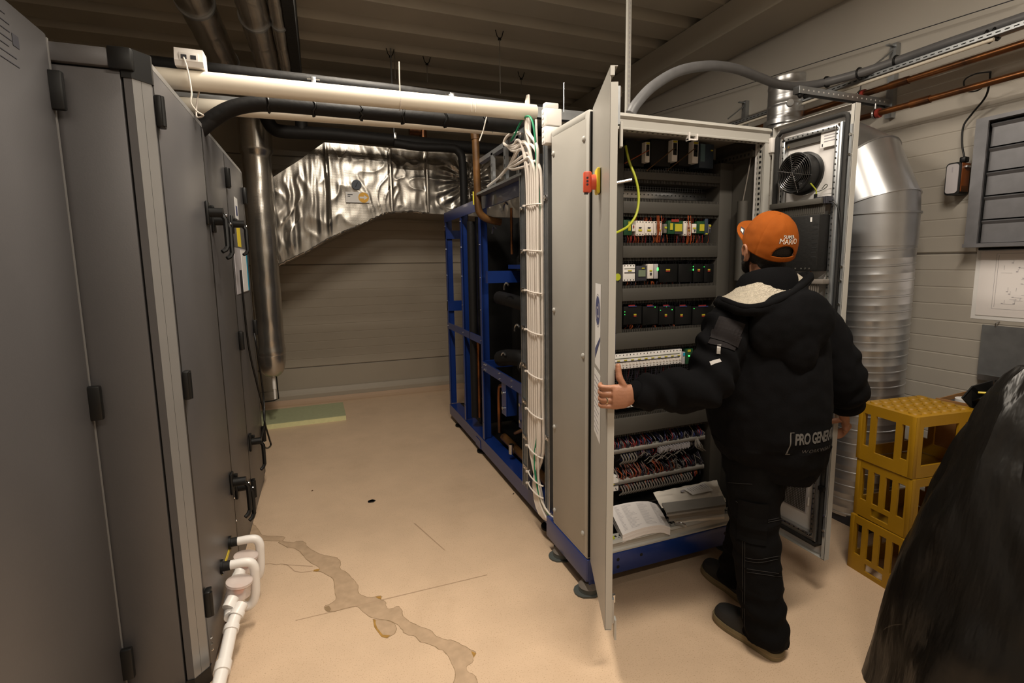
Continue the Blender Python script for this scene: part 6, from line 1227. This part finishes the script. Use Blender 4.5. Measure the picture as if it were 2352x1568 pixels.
jk.tube(spline([SR+V((-.06, 0, 0)), SR, (SR*.5+ER*.5)+V((.012, -.004, 0.01)), ER+V((.0, -.010, 0)), (ER*.5+WR*.5)+V((.012, -.006, .012)), WR+V((0, -.008, .030)), WR+V((.0, -.004, .008))], 4), [.085, .094, .096, .094, .092, .090, .088, .086, .082, .076, .070, .060, .046, .040], 22)
jk.tube([(1.608, 1.462, 1.38), (1.604, 1.470, 1.45), (1.602, 1.472, 1.478)], [.085, .080, .074], 22)                               # stand collar
def folds(p):
    f_ = .005*noise.noise(V((p.x*9, p.y*9, p.z*5)))+.0035*noise.noise(p*24)
    if p.x < 1.44 and p.z < 1.36: f_ += .0085*math.sin((p.x*1.0+p.z*.9)*58+4*noise.noise(p*7))*max(0, min(1, (1.44-p.x)*9))*max(0, min(1, (p.x-.99)*12))
    if p.x > 1.90: f_ += .0045*math.sin((p.z*1.2-p.x*.4)*52+4*noise.noise(p*7))
    if p.z < .85: f_ += .004*math.sin(p.x*40+3*noise.noise(p*8))
    return f_
jme = remesh(jk, .0075, 6, folds); jtree = BVHTree.FromPolygons([v.co.copy() for v in jme.vertices], [tuple(p.vertices) for p in jme.polygons])
jacket = place('jacket', jme, 'jacket', person, label='black hooded fleece-lined work jacket')
part('cuff', 'jacket', jacket, lambda b: b.tube([WL_*1.06-EL*.06, WL_, WL_*.90+EL*.10], [.034, .0385, .042], 20), True)
part('hem_band', 'jacket', jacket, lambda b: b.loft([ell((1.64, 1.455, z), rx, ry, AZ, V((.2, 0, 1)), p=2.3, n=36) for z, rx, ry in ((.690, .140, .118), (.694, .156, .134), (.730, .176, .150), (.745, .178, .150))], caps=False), True)
# hood lying on the back with its fleece lining
RIM = spline([V(p) for p in ((1.43, 1.53, 1.405), (1.375, 1.44, 1.405), (1.372, 1.375, 1.392), (1.405, 1.345, 1.388), (1.463, 1.325, 1.400), (1.540, 1.318, 1.428), (1.615, 1.328, 1.460), (1.700, 1.365, 1.492), (1.728, 1.42, 1.492), (1.71, 1.475, 1.472))], 5)
COL_ = spline([V(p) for p in ((1.490, 1.500, 1.445), (1.485, 1.450, 1.456), (1.500, 1.418, 1.466), (1.525, 1.395, 1.470), (1.560, 1.382, 1.476), (1.600, 1.378, 1.482), (1.640, 1.384, 1.490), (1.685, 1.405, 1.498), (1.70, 1.435, 1.494), (1.70, 1.475, 1.476))], 5)
ho = MB()
ho.sphere((1.575, 1.325, 1.315), .165, .060, .135, 28, 18, R=Matrix.Rotation(-AZ, 3, 'Z') @ Matrix.Rotation(-.25, 3, 'Y')); ho.sphere((1.60, 1.305, 1.235), .085, .045, .10, 20, 14)
ho.tube([p+V((0, .006, -.012)) for p in RIM], .020, 12)
hme = remesh(ho, .0075, 6, lambda p: .006*noise.noise(p*11)+.003*noise.noise(p*30))
hood = place('hood', hme, 'jacket', jacket, label='hood hanging on the back')
part('hood_rim', 'jacket', hood, lambda b: (b.tube(RIM, .0125, 12), b.sphere(RIM[0], .0125), b.sphere(RIM[-1], .0125)), True)
def lining(b):
    n = len(RIM); rows = []
    for j in range(9):
        v = j/8; rows += [RIM[i]*(1-v)+COL_[i]*v+V((0, 0, .004-.026*math.sin(v*PI)*math.sin(PI*i/(n-1))+.0045*noise.noise((RIM[i]*(1-v)+COL_[i]*v)*70))) for i in range(n)]
    b.add(rows, [(j*n+i, j*n+i+1, (j+1)*n+i+1, (j+1)*n+i) for j in range(8) for i in range(n-1)])
part('lining', 'fleece', hood, lining, True, label='cream fleece lining')
part('collar', 'jacket', jacket, lambda b: b.loft([[V((1.600, 1.470, 0))+V((r*1.0*math.cos(2*PI*k/32), r*math.sin(2*PI*k/32), z-.030*math.sin(2*PI*k/32+.35))) for k in range(32)] for r, z in ((.118, 1.40), (.115, 1.44), (.104, 1.480), (.093, 1.497), (.082, 1.490), (.076, 1.45))], caps=False), True)
def wrap(vs, fs, name, m, tree, origin, uxx, uyy, ndir, parent, off=.0022):
    "print that follows the cloth: each point dropped on the surface along -ndir"
    uxx, uyy, ndir = V(uxx).normalized(), V(uyy).normalized(), V(ndir).normalized(); out = []
    for p in vs:
        q = V(origin)+uxx*p[0]+uyy*p[1]; h = tree.ray_cast(q+ndir*.5, -ndir)
        if h[0] is None: h = tree.find_nearest(q)
        n_ = h[1] if h[1].dot(ndir) > 0 else -h[1]; out.append(h[0]+n_*off)
    return MB().add(out, fs).build(name, m, parent, fix=False)
def grid(w_, h_, nx_=8, ny_=8): return [((i/nx_-.5)*w_, (j/ny_-.5)*h_) for j in range(ny_+1) for i in range(nx_+1)], [(j*(nx_+1)+i, j*(nx_+1)+i+1, (j+1)*(nx_+1)+i+1, (j+1)*(nx_+1)+i) for j in range(ny_) for i in range(nx_)]
def hit(px, py, tree):
    d = _rr*((px-CXP)/FPX) + _dd*((py-CYP)/FPX) + _f; return tree.ray_cast(V((0, 0, CAMH)), d.normalized())
h = hit(1845, 1012, jtree); bn = V((.30, -.95, 0)).normalized(); bu = V((.95, .30, 0)).normalized()
if h[0]:
    o_ = h[0]+bu*.03
    def dense(body, size, **k):
        vs, fs = text_mesh(body, size, .0, **k); return vs, fs
    vs, fs = dense('PRO GENERATION', .052, space=.90, bold=.0016); vs = [V((p.x*.58, p.y*1.1, 0)) for p in vs]; mn = min(p.x for p in vs); vs = [V((p.x-mn-.058, p.y+.004, 0)) for p in vs]
    wrap(vs, fs, 'print', 'print', jtree, o_, bu, (0, 0, 1), bn, jacket)
    vs, fs = dense('WORKWEAR WITH ATTITUDE', .020, space=1.25); mn = min(p.x for p in vs); vs = [V((p.x-mn-.028, p.y-.044, 0)) for p in vs]; wrap(vs, fs, 'print', 'print_dim' if 'print_dim' in MATS else 'print', jtree, o_, bu, (0, 0, 1), bn, jacket)
    for (x0, x1, y0, y1) in ((-.074, -.0705, -.052, .034), (-.074, -.062, .031, .034), (-.074, -.062, -.052, -.049)):
        vs, fs = grid(x1-x0, y1-y0, 2, 12); wrap([(p[0]+(x0+x1)/2, p[1]+(y0+y1)/2) for p in vs], fs, 'print', 'print', jtree, o_, bu, (0, 0, 1), bn, jacket)
ln_ = V((-.72, -.62, .25)).normalized(); lu = V((.66, -.75, 0)).normalized(); lv_ = ln_.cross(lu)
if lv_.z < 0: lv_ = -lv_
h = hit(1668, 765, jtree)
if h[0]:
    vs, fs = grid(.085, .12); ar = -lv_
    ad_ = (EL-SL).normalized(); side = ad_.cross(ln_).normalized()
    wrap([(p[0], p[1]) for p in vs], fs, 'sleeve_pocket', 'patch', jtree, h[0], side, ad_, ln_, jacket, .004)
    wrap([(p[0]*1.08, p[1]*.36+.020) for p in vs], fs, 'pocket_flap', 'patch', jtree, h[0], side, ad_, ln_, jacket, .008)
    h2 = hit(1648, 822, jtree)
    if h2[0]:
        for org, w_, hh, rot in ((hit(1651, 802, jtree)[0], .012, .030, 0), (hit(1643, 831, jtree)[0], .034, .013, .5)):
            vs, fs = grid(w_, hh, 3, 3); c_, s_ = math.cos(rot), math.sin(rot); wrap([(p[0]*c_-p[1]*s_, p[0]*s_+p[1]*c_) for p in vs], fs, 'sleeve_print', 'print_light' if 'print_light' in MATS else 'print', jtree, org, lu, lv_, ln_, jacket, .003)
# ---- trousers
tr = MB()
tr.loft([ell((1.635, 1.47, z), rx, ry, AZ) for z, rx, ry in ((.70, .165, .118), (.80, .175, .13), (.95, .165, .125))])
tr.tube(spline([V((1.565, 1.455, .86)), V((1.562, 1.445, .66)), V((1.566, 1.432, .47)), V((1.572, 1.405, .28)), V((1.580, 1.372, .10)), V((1.580, 1.368, .05))], 4), [.112, .110, .105, .100, .096, .092, .090, .088, .086, .084, .085, .088, .090], 24)
tr.tube(spline([V((1.70, 1.485, .86)), V((1.716, 1.54, .66)), V((1.735, 1.60, .47)), V((1.725, 1.635, .28)), V((1.715, 1.66, .12)), V((1.715, 1.665, .075))], 4), [.112, .108, .102, .098, .092, .088, .086, .084, .082, .080, .080, .080], 24)
def tfold(p):
    f_ = .006*noise.noise(V((p.x*10, p.y*10, p.z*6)))+.003*noise.noise(p*26)
    if p.z < .26: f_ += .0042*math.sin(p.z*75+4*noise.noise(V((p.x*9, p.y*9, 0))))
    if .35 < p.z < .55: f_ += .004*math.sin(p.z*60+3*noise.noise(V((p.x*9, p.y*9, 0))))
    return f_
tme = remesh(tr, .0075, 5, tfold); ttree = BVHTree.FromPolygons([v.co.copy() for v in tme.vertices], [tuple(p.vertices) for p in tme.polygons])
trousers = place('trousers', tme, 'trousers', person, label='black work trousers with stitched pockets')
def stitch(pix, name='stitching'):
    pts = [hit(x, y, ttree) for x, y in pix]; pts = [p[0]+p[1]*.0012 for p in pts if p[0]]
    if len(pts) > 1: part(name, 'thread', trousers, lambda b: b.tube(pts, .0010, 5), True)
for dy in (0, 7):
    stitch([(1712+k*9, 1280+dy+4*math.sin(k*.5)) for k in range(10)]); stitch([(1716+k*9, 1306+dy+1.3*k) for k in range(10)]); stitch([(1764+k*6, 1194+dy*.7-k*1.2) for k in range(8)])
for dx in (0, 5): stitch([(1706+dx, 1180+k*20) for k in range(14)]); stitch([(1742+dx+1.0*k*(-1), 1160+k*9) for k in range(9)])
stitch([(1690+k*9, 1150+k*6) for k in range(6)]); stitch([(1672+k*8, 1108+k*.5) for k in range(8)])
h = hit(1728, 1200, ttree)
if h[0]: vs, fs = grid(.10, .17); wrap(vs, fs, 'thigh_pocket', 'trousers', ttree, h[0], V((.68, -.73, 0)), (0, 0, 1), V((-.73, -.68, 0)), trousers, .006)
h = hit(1782, 1140, ttree)
part('orange_tag', 'wire_orange', trousers, lambda b: b.box(1.60, 1.606, 1.33, 1.333, .62, .63)) if False else None
# ---- shoes
def shoe(ax_, ay, az, label):
    M = Matrix.Translation((ax_, ay, 0)) @ Matrix.Rotation(-az, 4, 'Z'); t_ = MB(M)
    out = [(-.045, -.055), (-.040, -.085), (-.02, -.102), (.01, -.104), (.034, -.088), (.040, -.05), (.038, .02), (.046, .08), (.050, .13), (.042, .175), (.018, .200), (-.012, .202), (-.040, .180), (-.052, .135), (-.052, .08), (-.044, .02)]
    o2 = spline([V((x, y, 0)) for x, y in out+[out[0]]], 4)[:-1]; out = [(p.x, p.y) for p in o2]
    def sc(k, z, inset=0): return [V((x*(k), (y-.04)*k+.04, z)) for x, y in out]
    s_ = MB(M); s_.loft([sc(.97, 0), sc(1.0, .006), sc(1.0, .028), sc(.985, .034)]); so = s_.build('shoe', 'sole', person, True, label=label)
    u = MB(M); u.loft([sc(.955, .030), sc(.95, .05), [V((x*.86, (y-.03)*.90+.03-.004, .070+.018*max(0, -y*6))) for x, y in out], [V((x*.66, (y-.02)*.66-.0, .088+.02*max(0, -y*6+.1))) for x, y in out], [V((x*.62*1.0, min((y)*.42-.035, .03), .112-.01*(y > .1))) for x, y in out]])
    me_ = remesh(u, .005, 3); place('upper', me_, 'shoe', so)
    st = MB(M); st.loft([sc(1.004, .0175), sc(1.004, .0195)], caps=False); st.build('sole_line', 'stain_edge', so, True)
    for k in range(4): MB(M).tube([(-.022, .062+.018*k, .088-.0095*k), (0, .066+.018*k, .096-.0105*k), (.022, .062+.018*k, .088-.0095*k)], .0028, 6).build('lace', 'thread', so, True)
shoe(1.575, 1.40, math.radians(-11), 'black canvas shoe with tan sole'); shoe(1.735, 1.685, math.radians(-1), 'black canvas shoe with tan sole')
bpy.context.view_layer.update()
